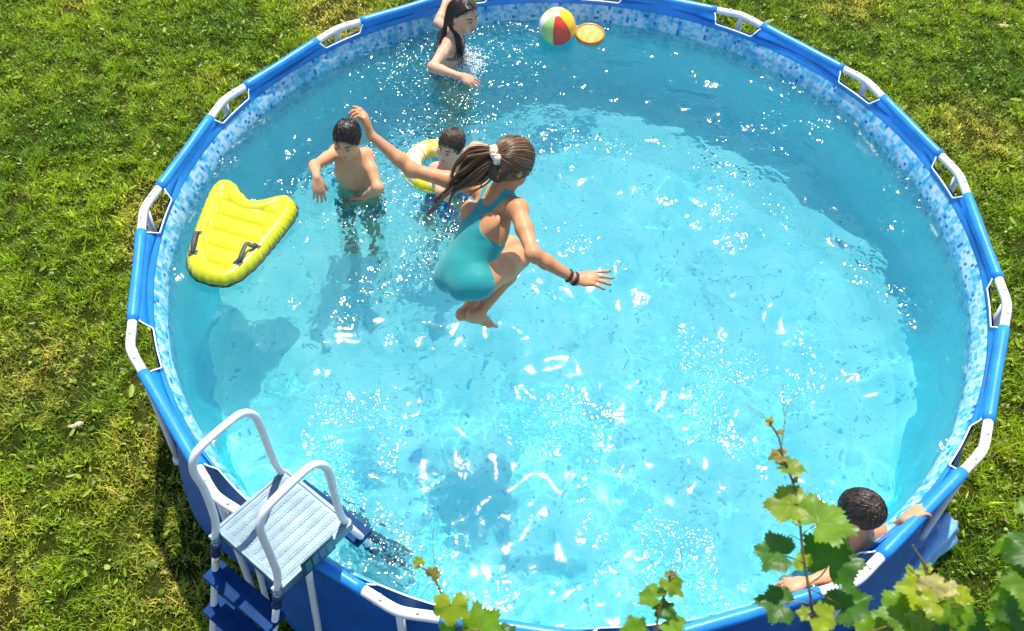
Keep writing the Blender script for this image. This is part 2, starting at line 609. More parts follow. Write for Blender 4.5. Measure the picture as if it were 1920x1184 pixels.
def hand(S, w, dn, pn, side_lat, s, curls, thumb=(.7, .6, .35), spread=.06):
    """palm, four jointed fingers, a thumb leaving the side of the palm; pn points out of the palm"""
    dn = unit(dn); pn = unit(pn-dn*(pn@dn)); lat = unit(side_lat-dn*(side_lat@dn)-pn*(side_lat@pn))
    tips = []
    base = w+dn*.012*s
    S.cone(w-dn*.01*s, w+dn*.02*s, .019*s, .02*s, .015*s, (pn, .75))
    S.ell(w+dn*.048*s, [dn, lat, pn], [.047*s, .036*s, .0155*s], .012*s)
    S.ell(w+dn*.03*s+lat*.018*s+pn*.006*s, [unit(dn+lat*.5), lat, pn], [.03*s, .015*s, .014*s], .01*s)
    for i in range(4):
        off = (.0265-.0178*i)*s
        b = w+dn*(.082-.004*abs(i-1.2)-.004*(i == 3))*s+lat*off
        L = (.066, .074, .069, .054)[i]*s
        d0 = unit(dn+lat*(1.5-i)*spread)
        S.cone(w+dn*.035*s+lat*off*.7, b, .0105*s, .0092*s, .007*s)
        r = (.0082, .0084, .008, .0072)[i]*s
        ax = np.cross(d0, pn); ang = 0; p = b
        for q, (fr, rr) in enumerate(((.45, .97), (.31, .9), (.24, .78))):
            ang += curls[i]*(.9, 1.0, .6)[q]
            e = rotv(d0, ax, ang); n = p+e*L*fr
            S.cone(p, n, r*(1, .97, .9)[q], r*rr, .003*s)
            p = n
        tips.append((p, e, r*.78))
    tb = w+dn*.022*s+lat*.022*s+pn*.004*s
    td = unit(dn*thumb[0]+lat*thumb[1]+pn*thumb[2])
    m = tb+td*.042*s
    S.cone(tb, m, .0125*s, .0095*s, .008*s)
    td2 = unit(td+dn*.35)
    S.cone(m, m+td2*.03*s, .0092*s, .0075*s, .003*s)
    tips.append((m+td2*.03*s, td2, .0075*s))
    return tips

def head_sdf(S, c, f, u, s, k=.015):
    l = np.cross(f, u)      # towards the person's right
    R = [l, f, u]
    P = lambda a, b, d: c+(l*a+f*b+u*d)*s
    S.ell(P(0, -.012, .022), R, np.array([.072, .090, .084])*s, .02*s)
    S.ell(P(0, .03, -.03), R, np.array([.058, .058, .068])*s, .03*s)
    S.ell(P(0, .052, -.078), R, np.array([.03, .028, .022])*s, .03*s)     # chin
    for e in (-1, 1):
        S.ell(P(e*.036, .055, -.035), R, np.array([.024, .022, .024])*s, .02*s)  # cheek
        S.ell(P(e*.031, .094, .006), R, np.array([.016, .013, .011])*s, .014*s, sub=True)
        S.ell(P(e*.031, .079, .003), R, np.array([.0145, .0115, .0125])*s, .004*s)  # closed-in lids round the eye
        ea = unit(u*.95-f*.3)
        S.ell(P(e*.073, -.008, -.012), [l, np.cross(ea, l), ea], np.array([.009, .018, .028])*s, .006*s)
    S.cone(P(0, .083, .004), P(0, .1, -.026), .007*s, .0105*s, .01*s)     # nose
    for e in (-1, 1): S.ell(P(e*.009, .094, -.03), R, np.array([.0075, .009, .007])*s, .006*s)
    S.ell(P(0, .083, -.05), R, np.array([.022, .01, .008])*s, .008*s)     # mouth
    S.ell(P(0, .081, -.058), R, np.array([.017, .009, .006])*s, .006*s)
    return P

def body(J, s, h, lean=1.0):
    """J: joints in world space. returns the Sdf of one continuous figure, torso frame and finger tips"""
    S = Sdf(h); pel, nk = J['pelvis'], J['neck']
    ax = unit(nk-pel); L = np.linalg.norm(nk-pel)
    lat = unit(J['shR']-J['shL']+.6*(J['hipR']-J['hipL'])); lat = unit(lat-ax*(lat@ax)); fr = np.cross(ax, lat)   # front
    T = dict(o=pel, ax=ax, lat=lat, fr=fr, L=L)
    R = [lat, fr, ax]
    S.ell(pel+ax*.01*s, R, np.array([.124, .086, .11])*s, .04*s)
    S.cone(pel+ax*.05*s, nk-ax*.2*s, .114*s, .104*s, .05*s, (fr, .76))
    S.ell(nk-ax*.165*s+fr*.005*s, R, np.array([.128, .088, .16])*s, .05*s)
    S.cone(nk-ax*.05*s, nk+(J['head']-nk)*.55, .047*s, .043*s, .035*s)
    latS = unit(J['shR']-J['shL'])
    for sd, e in (('L', -1), ('R', 1)):
        sh, el, wr = J['sh'+sd], J['el'+sd], J['wr'+sd]
        S.cone(nk-ax*.045*s+lat*e*.03*s, sh, .046*s, .04*s, .04*s)
        S.cone(nk+(J['head']-nk)*.2, sh*.75+nk*.25, .03*s, .022*s, .045*s)
        S.ell(sh, R, np.array([.046, .045, .046])*s, .03*s)
        # shoulder blade
        S.ell(nk-ax*.13*s+lat*e*.075*s-fr*.062*s, [unit(lat-ax*.4*e), fr, ax], np.array([.05, .022, .06])*s, .03*s)
        bi = sh*.55+el*.45
        S.cone(sh, bi, .041*s, .0385*s, .025*s); S.cone(bi, el, .0385*s, .031*s, .02*s)
        mf = el*.7+wr*.3
        S.ell(el, R, np.array([.033, .033, .033])*s, .02*s); S.cone(el, mf, .032*s, .0335*s, .02*s); S.cone(mf, wr, .0335*s, .0205*s, .015*s)
        hp, kn, an, to = J['hip'+sd], J['knee'+sd], J['ank'+sd], J['toe'+sd]
        S.ell(pel+lat*e*.052*s-fr*.026*s-ax*.045*s, R, np.array([.066, .06, .078])*s, .04*s)
        S.cone(hp, hp*.45+kn*.55, .079*s, .064*s, .04*s); S.cone(hp*.45+kn*.55, kn, .064*s, .05*s, .03*s)
        cf = kn*.68+an*.32
        sb = unit(np.cross(np.cross(an-kn, hp-kn)+1e-6, an-kn))
        S.ell(kn-sb*.008*s, R, np.array([.047, .047, .047])*s, .02*s)
        S.cone(kn, cf+sb*.008*s, .045*s, .048*s, .02*s); S.cone(cf+sb*.008*s, an, .048*s, .028*s, .025*s)
        fd = unit(to-an)
        hl = an-fd*.028*s+unit(an-kn)*.03*s
        S.ell(hl, [fd, np.cross(fd, unit(an-kn)), unit(an-kn)], np.array([.03, .023, .025])*s, .02*s)
        fl = np.cross(fd, unit(an-kn)); ball = hl*.3+to*.7
        S.cone(hl+unit(kn-an)*.012*s, ball, .03*s, .021*s, .02*s); S.cone(an, ball, .026*s, .018*s, .02*s)
        S.cone(ball-fl*.018*s, ball+fl*.018*s, .018*s, .016*s, .012*s, (unit(an-kn), .8))
        for q in range(5):
            o = fl*(q-2)*.014*s*(1 if sd == 'L' else -1)
            S.cone(ball+o*1.1, to+o-fd*(.004*abs(q-1))*s, .0095*s, (.0105 if q == 0 else .0078)*s, .004*s)
    T['face'] = head_sdf(S, J['head'], J['hf'], J['hu'], s*J.get('hs', 1))
    return S, T

def tframe(S, lo, D, T):
    X, Y, Z = S.coords(lo, D); o = T['o']
    g = lambda a: (X-o[0])*a[0]+(Y-o[1])*a[1]+(Z-o[2])*a[2]
    return g(T['lat']), g(T['ax']), g(T['fr'])

def skin_mat(name, c, wet=.38):
    t = NT(name)
    f = t.noise(7, 4); g = t.noise(55, 3)
    a = (c[0]*.80, c[1]*.74, c[2]*.70); b = (min(1, c[0]*1.12), c[1]*1.1, c[2]*1.06)
    col = t.ramp(f, [(.3, a), (.7, b)])
    col = t.mix(t.math('MULTIPLY', g, .22), col, (c[0]*.95, c[1]*.72, c[2]*.66))
    t.set(Base_Color=col, Roughness=t.math('MULTIPLY_ADD', t.noise(90, 2), .3, wet-.12))
    t.b.inputs['Subsurface Weight'].default_value = .08
    t.b.inputs['Subsurface Radius'].default_value = (.012, .005, .003)
    t.b.inputs['Subsurface Scale'].default_value = 1.0
    t.b.inputs['Specular IOR Level'].default_value = .35
    t.bump(t.noise(300, 3), .25, .0015)
    return t.m

def hair_mat(name, dark, light, rough=.35):
    t = NT(name)
    r = t.node('ShaderNodeNewGeometry').outputs['Random Per Island']
    c = t.ramp(r, [(0, dark), (.55, tuple(.6*a+.4*b for a, b in zip(dark, light))), (1, light)])
    t.set(Base_Color=c, Roughness=rough)
    t.b.inputs['Specular IOR Level'].default_value = .6
    return t.m

def face_parts(P, root, s, brow, eye_open=.5, iris=(.05, .03, .02), lip=(.45, .16, .13)):
    """P(right, forward, up) maps to the head; eyes, brows and lips as small meshes"""
    M_eye = bpy.data.materials.get('eye_white') or varied('eye_white', (.7, .68, .64), .25, .03)
    M_ir = bpy.data.materials.get('iris') or varied('iris', iris, .2, .1)
    M_lip = bpy.data.materials.get('lips') or varied('lips', lip, .4, .1, 60)
    M_mouth = bpy.data.materials.get('mouth_inside') or varied('mouth_inside', (.08, .02, .02), .5, .1)
    M_br = bpy.data.materials.get('brow_'+brow[0]) or varied('brow_'+brow[0], brow[1], .6, .2, 200)
    for e in (-1, 1):
        mb = MB()
        fe = lambda a: .0795+.0118*math.sqrt(max(.12, 1-((a-.031)/.0145)**2))
        q = [P(e*(.018+.027*t), fe(.018+.027*t)-.0015, .004+.002*math.sin(math.pi*t)) for t in np.linspace(0, 1, 8)]
        mb.tube(q, np.array([.0012, .0032, .0042, .0046, .0046, .004, .003, .0012])*s*(.5+eye_open*.35), 8)
        ey = mb.build('eye', M_eye, root)
        MB().ball(P(e*.031, .0885, .0045), .0052*s, 10, 8).build('iris', M_ir, ey)
        q = [P(e*(.016+.031*t), fe(.016+.031*t)-.001, .0105+.0028*math.sin(math.pi*t)) for t in np.linspace(0, 1, 8)]
        MB().tube(q, np.array([.0008, .0017, .002, .002, .002, .002, .0017, .001])*s, 6).build('eyelash', M_br, ey)
        q = [P(e*(.012+.038*t), -.0065+.0905*math.sqrt(1-((.012+.038*t)/.0725)**2), .0225+.005*math.sin(math.pi*(t*.9+.1))) for t in np.linspace(0, 1, 9)]
        MB().tube(q, np.array([.0014, .0022, .0026, .0026, .0024, .002, .0017, .0013, .0008])*s, 6).build('eyebrow', M_br, root)
    q = [P(a, .0915-6*a*a, -.0495+4*a*a*.6) for a in np.linspace(-.021, .021, 9)]
    lp = MB().tube(q, np.array([.001, .0024, .0032, .0036, .0034, .0036, .0032, .0024, .001])*s, 8).build('upper_lip', M_lip, root)
    q = [P(a, .0885-6*a*a, -.0585+5*a*a) for a in np.linspace(-.018, .018, 9)]
    MB().tube(q, np.array([.001, .0028, .004, .0044, .0045, .0044, .004, .0028, .001])*s, 8).build('lower_lip', M_lip, root)
    q = [P(a, .0905-6*a*a, -.0538+4*a*a*.8) for a in np.linspace(-.019, .019, 9)]
    MB().tube(q, np.array([.0008, .0016, .002, .0022, .0022, .0022, .002, .0016, .0008])*s, 8).build('mouth', M_mouth, root)

def strands(paths, r, n=5, taper=True):
    """many separate locks in one mesh"""
    mb = MB()
    for i, p in enumerate(paths):
        m = len(p); rr = r[i] if np.ndim(r) else r
        w = np.ones(m)
        if taper: w = np.clip(np.minimum(np.linspace(.5, 3, m), np.linspace(2.2, .12, m)), 0, 1)
        V, F = tube(p, rr*w, n, True); mb.add(V, F)
    return mb

# ================================================================ jumping girl
def jumping_girl():
    s = 1.0
    J = {}
    J['pelvis'] = ray(871, 511, 4.42)
    J['neck'] = ray(936, 370, 4.37)
    J['shL'] = ray(897, 353, 4.47)
    J['shR'] = ray(970, 392, 4.28)
    J['elL'] = hinge(J['shL'], 772, 319, .285, True)
    J['wrL'] = hinge(J['elL'], 694, 252, .235, True)
    J['elR'] = hinge(J['shR'], 1000, 477, .265, True)
    J['wrR'] = hinge(J['elR'], 1078, 524, .225, False)
    J['hipL'] = ray(846, 514, 4.50)
    J['hipR'] = ray(897, 530, 4.37)
    J['kneeR'] = hinge(J['hipR'], 974, 484, .37, False)
    J['ankR'] = hinge(J['kneeR'], 897, 588, .35, True)
    J['toeR'] = hinge(J['ankR'], 926, 611, .165, False)
    J['kneeL'] = hinge(J['hipL'], 956, 462, .37, False)
    J['ankL'] = hinge(J['kneeL'], 874, 585, .36, True)
    J['toeL'] = hinge(J['ankL'], 893, 600, .165, False)
    J['head'] = ray(960, 307, 4.27)
    # facing: away from the lens, to the right and down
    J['hf'] = unit(_rt*.55+_fw*.80-_up*.30)
    hu = unit(_up*.75-_fw*.5+_rt*.1); J['hu'] = unit(hu-J['hf']*(hu@J['hf']))
    J['hs'] = 1.06
    return J, s

M_skin_tan = skin_mat('tanned_skin', (.57, .27, .13), .46)
M_skin_fair = skin_mat('fair_skin', (.62, .36, .235), .44)
M_skin_light = skin_mat('light_tan_skin', (.60, .31, .165), .44)
M_hair_honey = hair_mat('honey_brown_hair', (.012, .005, .002), (.27, .13, .045), .36)
M_hair_cap = varied('brown_hair_base', (.045, .02, .008), .45, .5, 30, .3, 160)
M_hair_dark = hair_mat('dark_wet_hair', (.006, .004, .003), (.03, .016, .009), .25)
M_hair_brown = hair_mat('brown_hair', (.014, .007, .004), (.085, .042, .02), .38)

def suit_mat():
    t = NT('teal_swimsuit')
    f = t.noise(5, 3)
    t.set(Base_Color=t.ramp(f, [(.35, (.004, .24, .235)), (.65, (.006, .30, .29))]), Roughness=.6)
    w = t.node('ShaderNodeTexNoise', {'Vector': t.obj(), 'Scale': 14.0, 'Detail': 2.0, 'Distortion': 1.2}).outputs['Fac']
    t.bump(w, .45, .006)
    t.b.inputs['Sheen Weight'].default_value = .2
    return t.m

def build_girl():
    J, s = jumping_girl()
    root = thing('person', 'girl in teal swimsuit with ponytail jumping above the water with arms spread', 'person', J['pelvis'])
    S, T = body(J, s, .0042)
    tipsR = hand(S, J['wrR'], unit(_rt*.98+_up*.04-_fw*.1), unit(_fw*.85-_up*.45), _up*1.0+_rt*.1, 1.1, (.18, .26, .32, .36), (.75, .1, .65), .15)
    tipsL = hand(S, J['wrL'], unit(_rt*-.22+_up*.85-_fw*.35), unit(-_rt), _rt*.25+_up*.6+_fw*.75, 1.1, (.5, .8, .95, .9), (.8, .2, .5), .02)
    lo, D = S.grid()
    V, F = nets(lo, S.h, D, 2)
    mk('body', V, F, M_skin_tan, root)
    # swimsuit: a skin-tight shell over the trunk, cut at the neck, the racer-back armholes and the legs
    u, v, w = tframe(S, lo, D, T)
    L = T['L']; au = np.abs(u)
    X, Y, Z = S.coords(lo, D)
    q = v/L
    reg = np.maximum(-.17-v, au-.19)
    low = np.sqrt(((au-.137)/.1)**2+((q-.75)/.25)**2)-1
    edge = .037+.16*np.clip(q-.72, 0, 1)
    arm = np.where(q < .75, low*.09, edge-au)
    reg = np.maximum(reg, -arm)
    nb = np.where(w < 0, .84, .70)
    inner = np.minimum(.045+.1*(q-.95), .045*np.sqrt(np.clip(q-nb, 0, 1)/.11))
    reg = np.maximum(reg, np.where(q > nb, inner-au, -.03))
    reg = np.maximum(reg, (q-1.13)*L)
    for sd in ('L', 'R'):
        t = unit(J['knee'+sd]-J['hip'+sd]); hp = J['hip'+sd]
        tt = (X-hp[0])*t[0]+(Y-hp[1])*t[1]+(Z-hp[2])*t[2]
        rr = np.sqrt(np.maximum((X-hp[0])**2+(Y-hp[1])**2+(Z-hp[2])**2-tt**2, 0))
        reg = np.maximum(reg, np.minimum(tt-.022, .115-rr))
        k0, a0 = J['knee'+sd], J['ank'+sd]; sv = a0-k0; sl = sv@sv
        ts = np.clip(((X-k0[0])*sv[0]+(Y-k0[1])*sv[1]+(Z-k0[2])*sv[2])/sl, 0, 1.2)
        reg = np.maximum(reg, .072-np.sqrt((X-k0[0]-ts*sv[0])**2+(Y-k0[1]-ts*sv[1])**2+(Z-k0[2]-ts*sv[2])**2))
    Ds = np.maximum(D-.0032, reg).astype(np.float32)
    Vs, Fs = nets(lo, S.h, Ds, 2)
    # keep the largest piece
    mk('swimsuit', Vs, Fs, suit_mat(), root)
    # hair: cap, combed locks to the tie, the tail flying to the left
    P = T['face']; hf, hu = J['hf'], J['hu']; hl = np.cross(hf, hu); c = J['head']
    H = Sdf(.004)
    hs = 1.06
    H.ell(P(0, -.012, .022), [hl, hf, hu], np.array([.081, .099, .0935])*hs, .02)
    H.ell(P(0, -.055, -.05), [hl, hf, hu], np.array([.066, .05, .07])*hs, .03)
    l2, D2 = H.grid()
    X, Y, Z = H.coords(l2, D2)
    a = (X-c[0])*hf[0]+(Y-c[1])*hf[1]+(Z-c[2])*hf[2]; b = (X-c[0])*hu[0]+(Y-c[1])*hu[1]+(Z-c[2])*hu[2]
    D2 = np.maximum(D2, a*.75-b*.62-.028).astype(np.float32)
    D2 = np.maximum(D2, (-.115-b)).astype(np.float32)
    Vh, Fh = nets(l2, .004, D2, 2)
    hair = mk('hair', Vh, Fh, M_hair_cap, root)
    tie = ray(932, 291, 4.18)
    rs = np.random.RandomState(5)
    paths = []
    # combed locks over the cap: from the hairline towards the tie, hugging the ellipsoid
    cen = P(0, -.012, .018)
    def onhead(p, off):
        d = p-cen; e = np.array([d@hl/.087, d@hf/.107, d@hu/.1035]); k = np.linalg.norm(e)
        return cen+d/k*(1+off)
    for i in range(1300):
        ph = rs.uniform(0, 2*math.pi)
        st = P(.085*math.sin(ph), .055+.02*math.cos(2*ph), .02+.085*math.cos(ph))
        if rs.rand() < .6: st = P(rs.uniform(-.085, .085), rs.uniform(-.05, .085), rs.uniform(-.08, .12))
        pts = []; o0 = .0+.015*rs.rand(); o1 = rs.uniform(-.01, .02)
        for t in np.linspace(0, 1, 12):
            p = onhead(st*(1-t)+tie*t, o0+o1*math.sin(math.pi*t))
            pts.append(p)
        pts[-1] = tie+(pts[-1]-tie)*.4
        paths.append(spline(np.array(pts)+rs.randn(1, 3)*.0008, 2))
    mb = strands(paths, [rs.uniform(.0008, .0021) for _ in paths], 5)
    mb.build('hair_lock', M_hair_honey, hair)
    # tail: wavy locks, fuller in the middle, wet and pointed at the end
    way = [(932, 291, 4.19), (908, 302, 4.21), (885, 318, 4.25), (862, 336, 4.29), (840, 356, 4.33), (817, 377, 4.37)]
    ctr = spline([ray(*q) for q in way], 8)
    paths = []; rad = []
    m = len(ctr)
    T0 = unit(ctr[-1]-ctr[0]); U0 = unit(np.cross(T0, _fw)); W0 = np.cross(T0, U0)
    for c0 in range(30):
        a0 = rs.uniform(0, 2*math.pi); r0 = math.sqrt(rs.rand())
        wv = rs.uniform(.004, .013); f0 = rs.uniform(6, 14); p0 = rs.uniform(0, 6); p1 = rs.uniform(0, 6)
        lc = np.clip(rs.normal(.85, .18), .45, 1.0)
        for i in range(30):
            off = rs.randn(3)*.0035; ln = max(6, int(m*lc*rs.uniform(.9, 1.0)))
            pts = []
            for k in range(ln):
                t = k/(m-1)
                wd = (.016+.056*math.sin(math.pi*min(1, t*1.2+.05))**.8)*(1-.6*max(0, t-.55)*2.2)
                cl = 1-.6*t
                pts.append(ctr[k]+U0*math.cos(a0)*r0*wd*1.15+W0*math.sin(a0)*r0*wd*.6+off*(.4+1.2*math.sin(math.pi*min(1, t*1.3)))*cl
                           + U0*wv*math.sin(f0*t+p0)*min(1, t*2)+W0*wv*math.sin(f0*t*.9+p1)*min(1, t*2))
            paths.append(np.array(pts)); rad.append(rs.uniform(.0007, .0020))
    # loose wet ends
    for w2, r in (([(850, 350, 4.29), (828, 374, 4.34), (812, 392, 4.39), (804, 400, 4.41), (799, 407, 4.42)], .006), ([(866, 345, 4.29), (848, 366, 4.35), (842, 384, 4.37), (841, 402, 4.39)], .006),
                  ([(905, 338, 4.29), (900, 352, 4.32), (880, 366, 4.35), (866, 384, 4.39), (842, 397, 4.41)], .0028), ([(935, 300, 4.24), (925, 330, 4.27), (905, 350, 4.32), (880, 360, 4.34), (868, 362, 4.36)], .004),
                  ([(860, 366, 4.39), (868, 376, 4.39), (877, 386, 4.40)], .0012), ([(845, 362, 4.32), (825, 372, 4.36), (814, 376, 4.37), (815, 383, 4.37)], .005),
                  ([(956, 346, 4.35), (960, 352, 4.35), (962, 355, 4.36)], .0012), ([(918, 270, 4.25), (915, 275, 4.24), (922, 283, 4.24)], .003)):
        for q in range(3 if r > .003 else 1):
            paths.append(spline(np.array([ray(*z) for z in w2])+rs.randn(1, 3)*.004*(q > 0), 6)); rad.append(r*(1, .7, .5)[q])
    # flyaways
    for i in range(90):
        st = onhead(P(rs.uniform(-.09, .09), rs.uniform(-.11, .09), rs.uniform(-.05, .12)), .03)
        e = unit(st-cen)*rs.uniform(.006, .02)+rs.randn(3)*.012
        paths.append(spline([st, st+e*.6+rs.randn(3)*.003, st+e+(tie-st)*.12], 5)); rad.append(.0006)
    # short hairs at the nape gathered up
    for i in range(110):
        st = P(rs.uniform(-.055, .06), -.075+rs.uniform(-.02, .02), rs.uniform(-.1, -.05))
        mid = onhead(st*.5+tie*.5, .02)
        paths.append(spline([st, mid, tie], 6)); rad.append(.0022)
    mb = strands(paths, rad, 5)
    mb.build('ponytail', M_hair_honey, hair)
    # scrunchie: a gathered ring of pale printed cloth round the base of the tail
    t = NT('scrunchie_cloth'); vo = t.node('ShaderNodeTexVoronoi', {'Vector': t.obj(), 'Scale': 70.0}, feature='F1')
    t.set(Base_Color=t.ramp(vo.outputs['Distance'], [(0, (.55, .16, .12)), (.3, (.6, .45, .12)), (.42, (.74, .66, .56))], 'CONSTANT'), Roughness=.8)
    sa = unit(ctr[5]-ctr[0]); su = unit(np.cross(sa, _fw)); sw = np.cross(sa, su)
    ring = []; rr = []
    for k in range(48):
        a = 2*math.pi*k/48
        ring.append(tie+sa*.004+(su*math.cos(a)+sw*math.sin(a))*(.026+.004*math.sin(7*a))+sa*.004*math.sin(5*a+1)); rr.append(.0165+.004*math.sin(9*a)+.0015*math.sin(17*a))
    MB().tube(ring, rr, 12, closed=True).build('scrunchie', t.m, root)
    # bracelets on the right wrist
    M_band = varied('black_cord', (.012, .011, .012), .6, .3, 80)
    wr, el = J['wrR'], J['elR']; ax = unit(wr-el)
    u0 = unit(np.cross(ax, _up)); v0 = np.cross(ax, u0)
    for o, r, tl in ((-.034, .0042, .25), (-.03, .0016, -.1), (-.024, .0014, .12), (-.005, .0045, .05), (.004, .0045, .12), (.009, .002, -.25), (.013, .0016, .3)):
        q = [wr+ax*(o+.02*tl*math.sin(a))+(u0*math.cos(a)+v0*math.sin(a))*(.0225+r+.0035*math.sin(3*a+o*90)*.4) for a in np.linspace(0, 2*math.pi, 32, endpoint=False)]
        MB().tube(q, r, 8, closed=True).build('bracelet', M_band, root)
    M_nail = varied('dark_nail_varnish', (.03, .012, .03), .25, .1)
    for tips, pn in ((tipsR[:4], unit(_fw*.85-_up*.45)), (tipsL[:4], unit(-_rt))):
        for p, e, r in tips:
            back_ = unit(np.cross(np.cross(e, -pn), e)+1e-6)
            MB().ball(p+e*r*.35+back_*r*.45, r*.72, 8, 6).build('fingernail', M_nail, root)
    return root, J, T
girl, GJ, GT = build_girl()

# ================================================================ the other children
def short_hair(J, T, root, s, mat, base, seed, n=520, back=.028, length=.03, flow=None, thick=.0013, spike=.0, mess=.12):
    """a cap over the skull with many short locks lying over it"""
    P = T['face']; hf, hu, c = J['hf'], J['hu'], J['head']; hl = np.cross(hf, hu)
    H = Sdf(.004)
    H.ell(P(0, -.012, .022), [hl, hf, hu], np.array([.0765, .0945, .089])*s, .02)
    l2, D2 = H.grid(); X, Y, Z = H.coords(l2, D2)
    a = (X-c[0])*hf[0]+(Y-c[1])*hf[1]+(Z-c[2])*hf[2]; b = (X-c[0])*hu[0]+(Y-c[1])*hu[1]+(Z-c[2])*hu[2]
    q = (X-c[0])*hl[0]+(Y-c[1])*hl[1]+(Z-c[2])*hl[2]
    D2 = np.maximum(D2, a*.8-b*.62-back*s+.004*np.sin(q*300))
    D2 = np.maximum(D2, (-.055*s-b)).astype(np.float32)
    V, F = nets(l2, .004, D2, 2)
    hair = mk('hair', V, F, base, root)
    rs = np.random.RandomState(seed); paths = []; rad = []
    cen = P(0, -.012, .02); wh = P(.01, -.075, .085)
    R = np.array([.0765, .0945, .0905])*s
    def on(p, off):
        d = p-cen; e = np.array([d@hl, d@hf, d@hu])/R; k = np.linalg.norm(e); return cen+d/k*(1+off)
    while len(paths) < n:
        d = rs.randn(3); d /= np.linalg.norm(d)
        p = cen+hl*d[0]*R[0]+hf*d[1]*R[1]+hu*d[2]*R[2]
        aa = (p-c)@hf; bb = (p-c)@hu
        if aa*.8-bb*.62-back*s > -.002 or bb < -.05*s: continue
        dr = p-wh if flow is None else flow
        nrm = unit(p-cen); dr = unit(dr-nrm*(dr@nrm)); dr = unit(dr+mess*rs.randn(3)); dr = unit(dr-nrm*(dr@nrm))
        ln = length*s*rs.uniform(.6, 1.3); pts = []
        lift = rs.uniform(.0, .03)+spike*rs.rand()
        for t in np.linspace(0, 1, 7):
            pts.append(on(p+dr*ln*t, .005+lift*t*(1.2-t)+.012*rs.rand()*.3))
        paths.append(np.array(pts)); rad.append(thick*rs.uniform(.6, 1.4))
    strands(paths, rad, 4).build('hair_lock', mat, hair)
    return hair

def shorts(S, lo, D, T, J, s, mat, root, top=.07, leg=.5, off=.007):
    u, v, w = tframe(S, lo, D, T); X, Y, Z = S.coords(lo, D)
    reg = v-top*s
    for sd in ('L', 'R'):
        t = J['knee'+sd]-J['hip'+sd]; l = np.linalg.norm(t); t = t/l; h = J['hip'+sd]
        tt = (X-h[0])*t[0]+(Y-h[1])*t[1]+(Z-h[2])*t[2]
        rr = np.sqrt(np.maximum((X-h[0])**2+(Y-h[1])**2+(Z-h[2])**2-tt**2, 0))
        reg = np.maximum(reg, np.minimum(tt-leg*l, .2-rr))
        for a, b in ((J['el'+sd], J['wr'+sd]), (J['wr'+sd], J['wr'+sd]+(J['wr'+sd]-J['el'+sd])*.6)):
            sv = b-a; q = np.clip(((X-a[0])*sv[0]+(Y-a[1])*sv[1]+(Z-a[2])*sv[2])/(sv@sv), 0, 1)
            reg = np.maximum(reg, .06-np.sqrt((X-a[0]-q*sv[0])**2+(Y-a[1]-q*sv[1])**2+(Z-a[2]-q*sv[2])**2))
    reg = np.maximum(reg, -(v+.35))
    V, F = nets(lo, S.h, np.maximum(D-off, reg).astype(np.float32), 2)
    return mk('swim_shorts', V, F, mat, root)

def shorts_mat(name, a, b):
    t = NT(name); n = t.noise(16, 3, dist=1.5)
    t.set(Base_Color=t.ramp(n, [(.42, a), (.5, b), (.6, a)]), Roughness=.6); return t.m

def legs(J, s, yaw, bend=(.1, .1), fz=.03):
    """standing legs under the pelvis, feet on the pool floor"""
    f = np.array([math.cos(yaw), math.sin(yaw), 0]); r = np.array([math.sin(yaw), -math.cos(yaw), 0])
    p = J['pelvis']
    for sd, e, bd in (('L', -1, bend[0]), ('R', 1, bend[1])):
        h = p+r*e*.085*s-np.array([0, 0, .05*s]); J['hip'+sd] = h
        a = np.array([h[0], h[1], fz+.055*s])+r*e*.03-f*.02*s
        k = (h+a)/2+f*bd
        J['knee'+sd] = k; J['ank'+sd] = a; J['toe'+sd] = np.array([a[0], a[1], fz])+f*.15*s

def prj(X):
    d = np.asarray(X)-CAMP; z = d@_fw
    return 960+1779.70423*(d@_rt)/z, 592-1779.70423*(d@_up)/z

def uf(f, u):
    f = unit(f); u = np.asarray(u, float); return f, unit(u-f*(u@f))

def left_boy():
    s = .9; J = {}
    J['neck'] = bp(658, 291, WZ+.225)
    J['pelvis'] = J['neck']+np.array([.0, .05, -.42])
    yaw = math.radians(-97); legs(J, s, yaw, (.06, .1))
    J['head'] = bp(650.5, 260, J['neck'][2]+.125)
    J['hf'], J['hu'] = uf((-.10, -.95, -.22), (.03, -.3, .9))
    J['hs'] = 1.12
    J['shL'] = bp(686, 291, J['neck'][2]-.035); J['shR'] = bp(632, 285, J['neck'][2]-.035)
    J['elL'] = hinge(J['shL'], 709, 353, .225, True); J['wrL'] = hinge(J['elL'], 679, 372, .185, False)
    J['elR'] = hinge(J['shR'], 590, 311, .225, True); J['wrR'] = hinge(J['elR'], 594, 334, .17, True)
    S, T = body(J, s, .0045)
    hand(S, J['wrL'], unit(-_rt*.9-_up*.3-_fw*.1), unit(_fw*.6-_up*.6), _up+_rt*.2, .98, (.35, .4, .45, .5), (.7, .5, .5), .1)
    hand(S, J['wrR'], unit(-_up*.9+_rt*.1+_fw*.2), unit(-_fw*-.7-_rt*.2-_up*.2), _rt, .98, (.3, .35, .3, .3), (.7, .5, .4), .1)
    root = thing('person', 'bare-chested boy with short wet black hair standing between yellow float and swim ring', 'person', J['pelvis'])
    lo, D = S.grid(); V, F = nets(lo, S.h, D, 2)
    mk('body', V, F, M_skin_light, root)
    shorts(S, lo, D, T, J, s, shorts_mat('teal_shorts', (.02, .1, .12), (.03, .16, .2)), root, -.0)
    short_hair(J, T, root, s*J['hs'], M_hair_dark, M_dark_base, 3, 1700, .016, .028, None, .0011, .03, .2)
    face_parts(T['face'], root, s*1.05, ('dark', (.02, .012, .008)), .25)
    return root, J

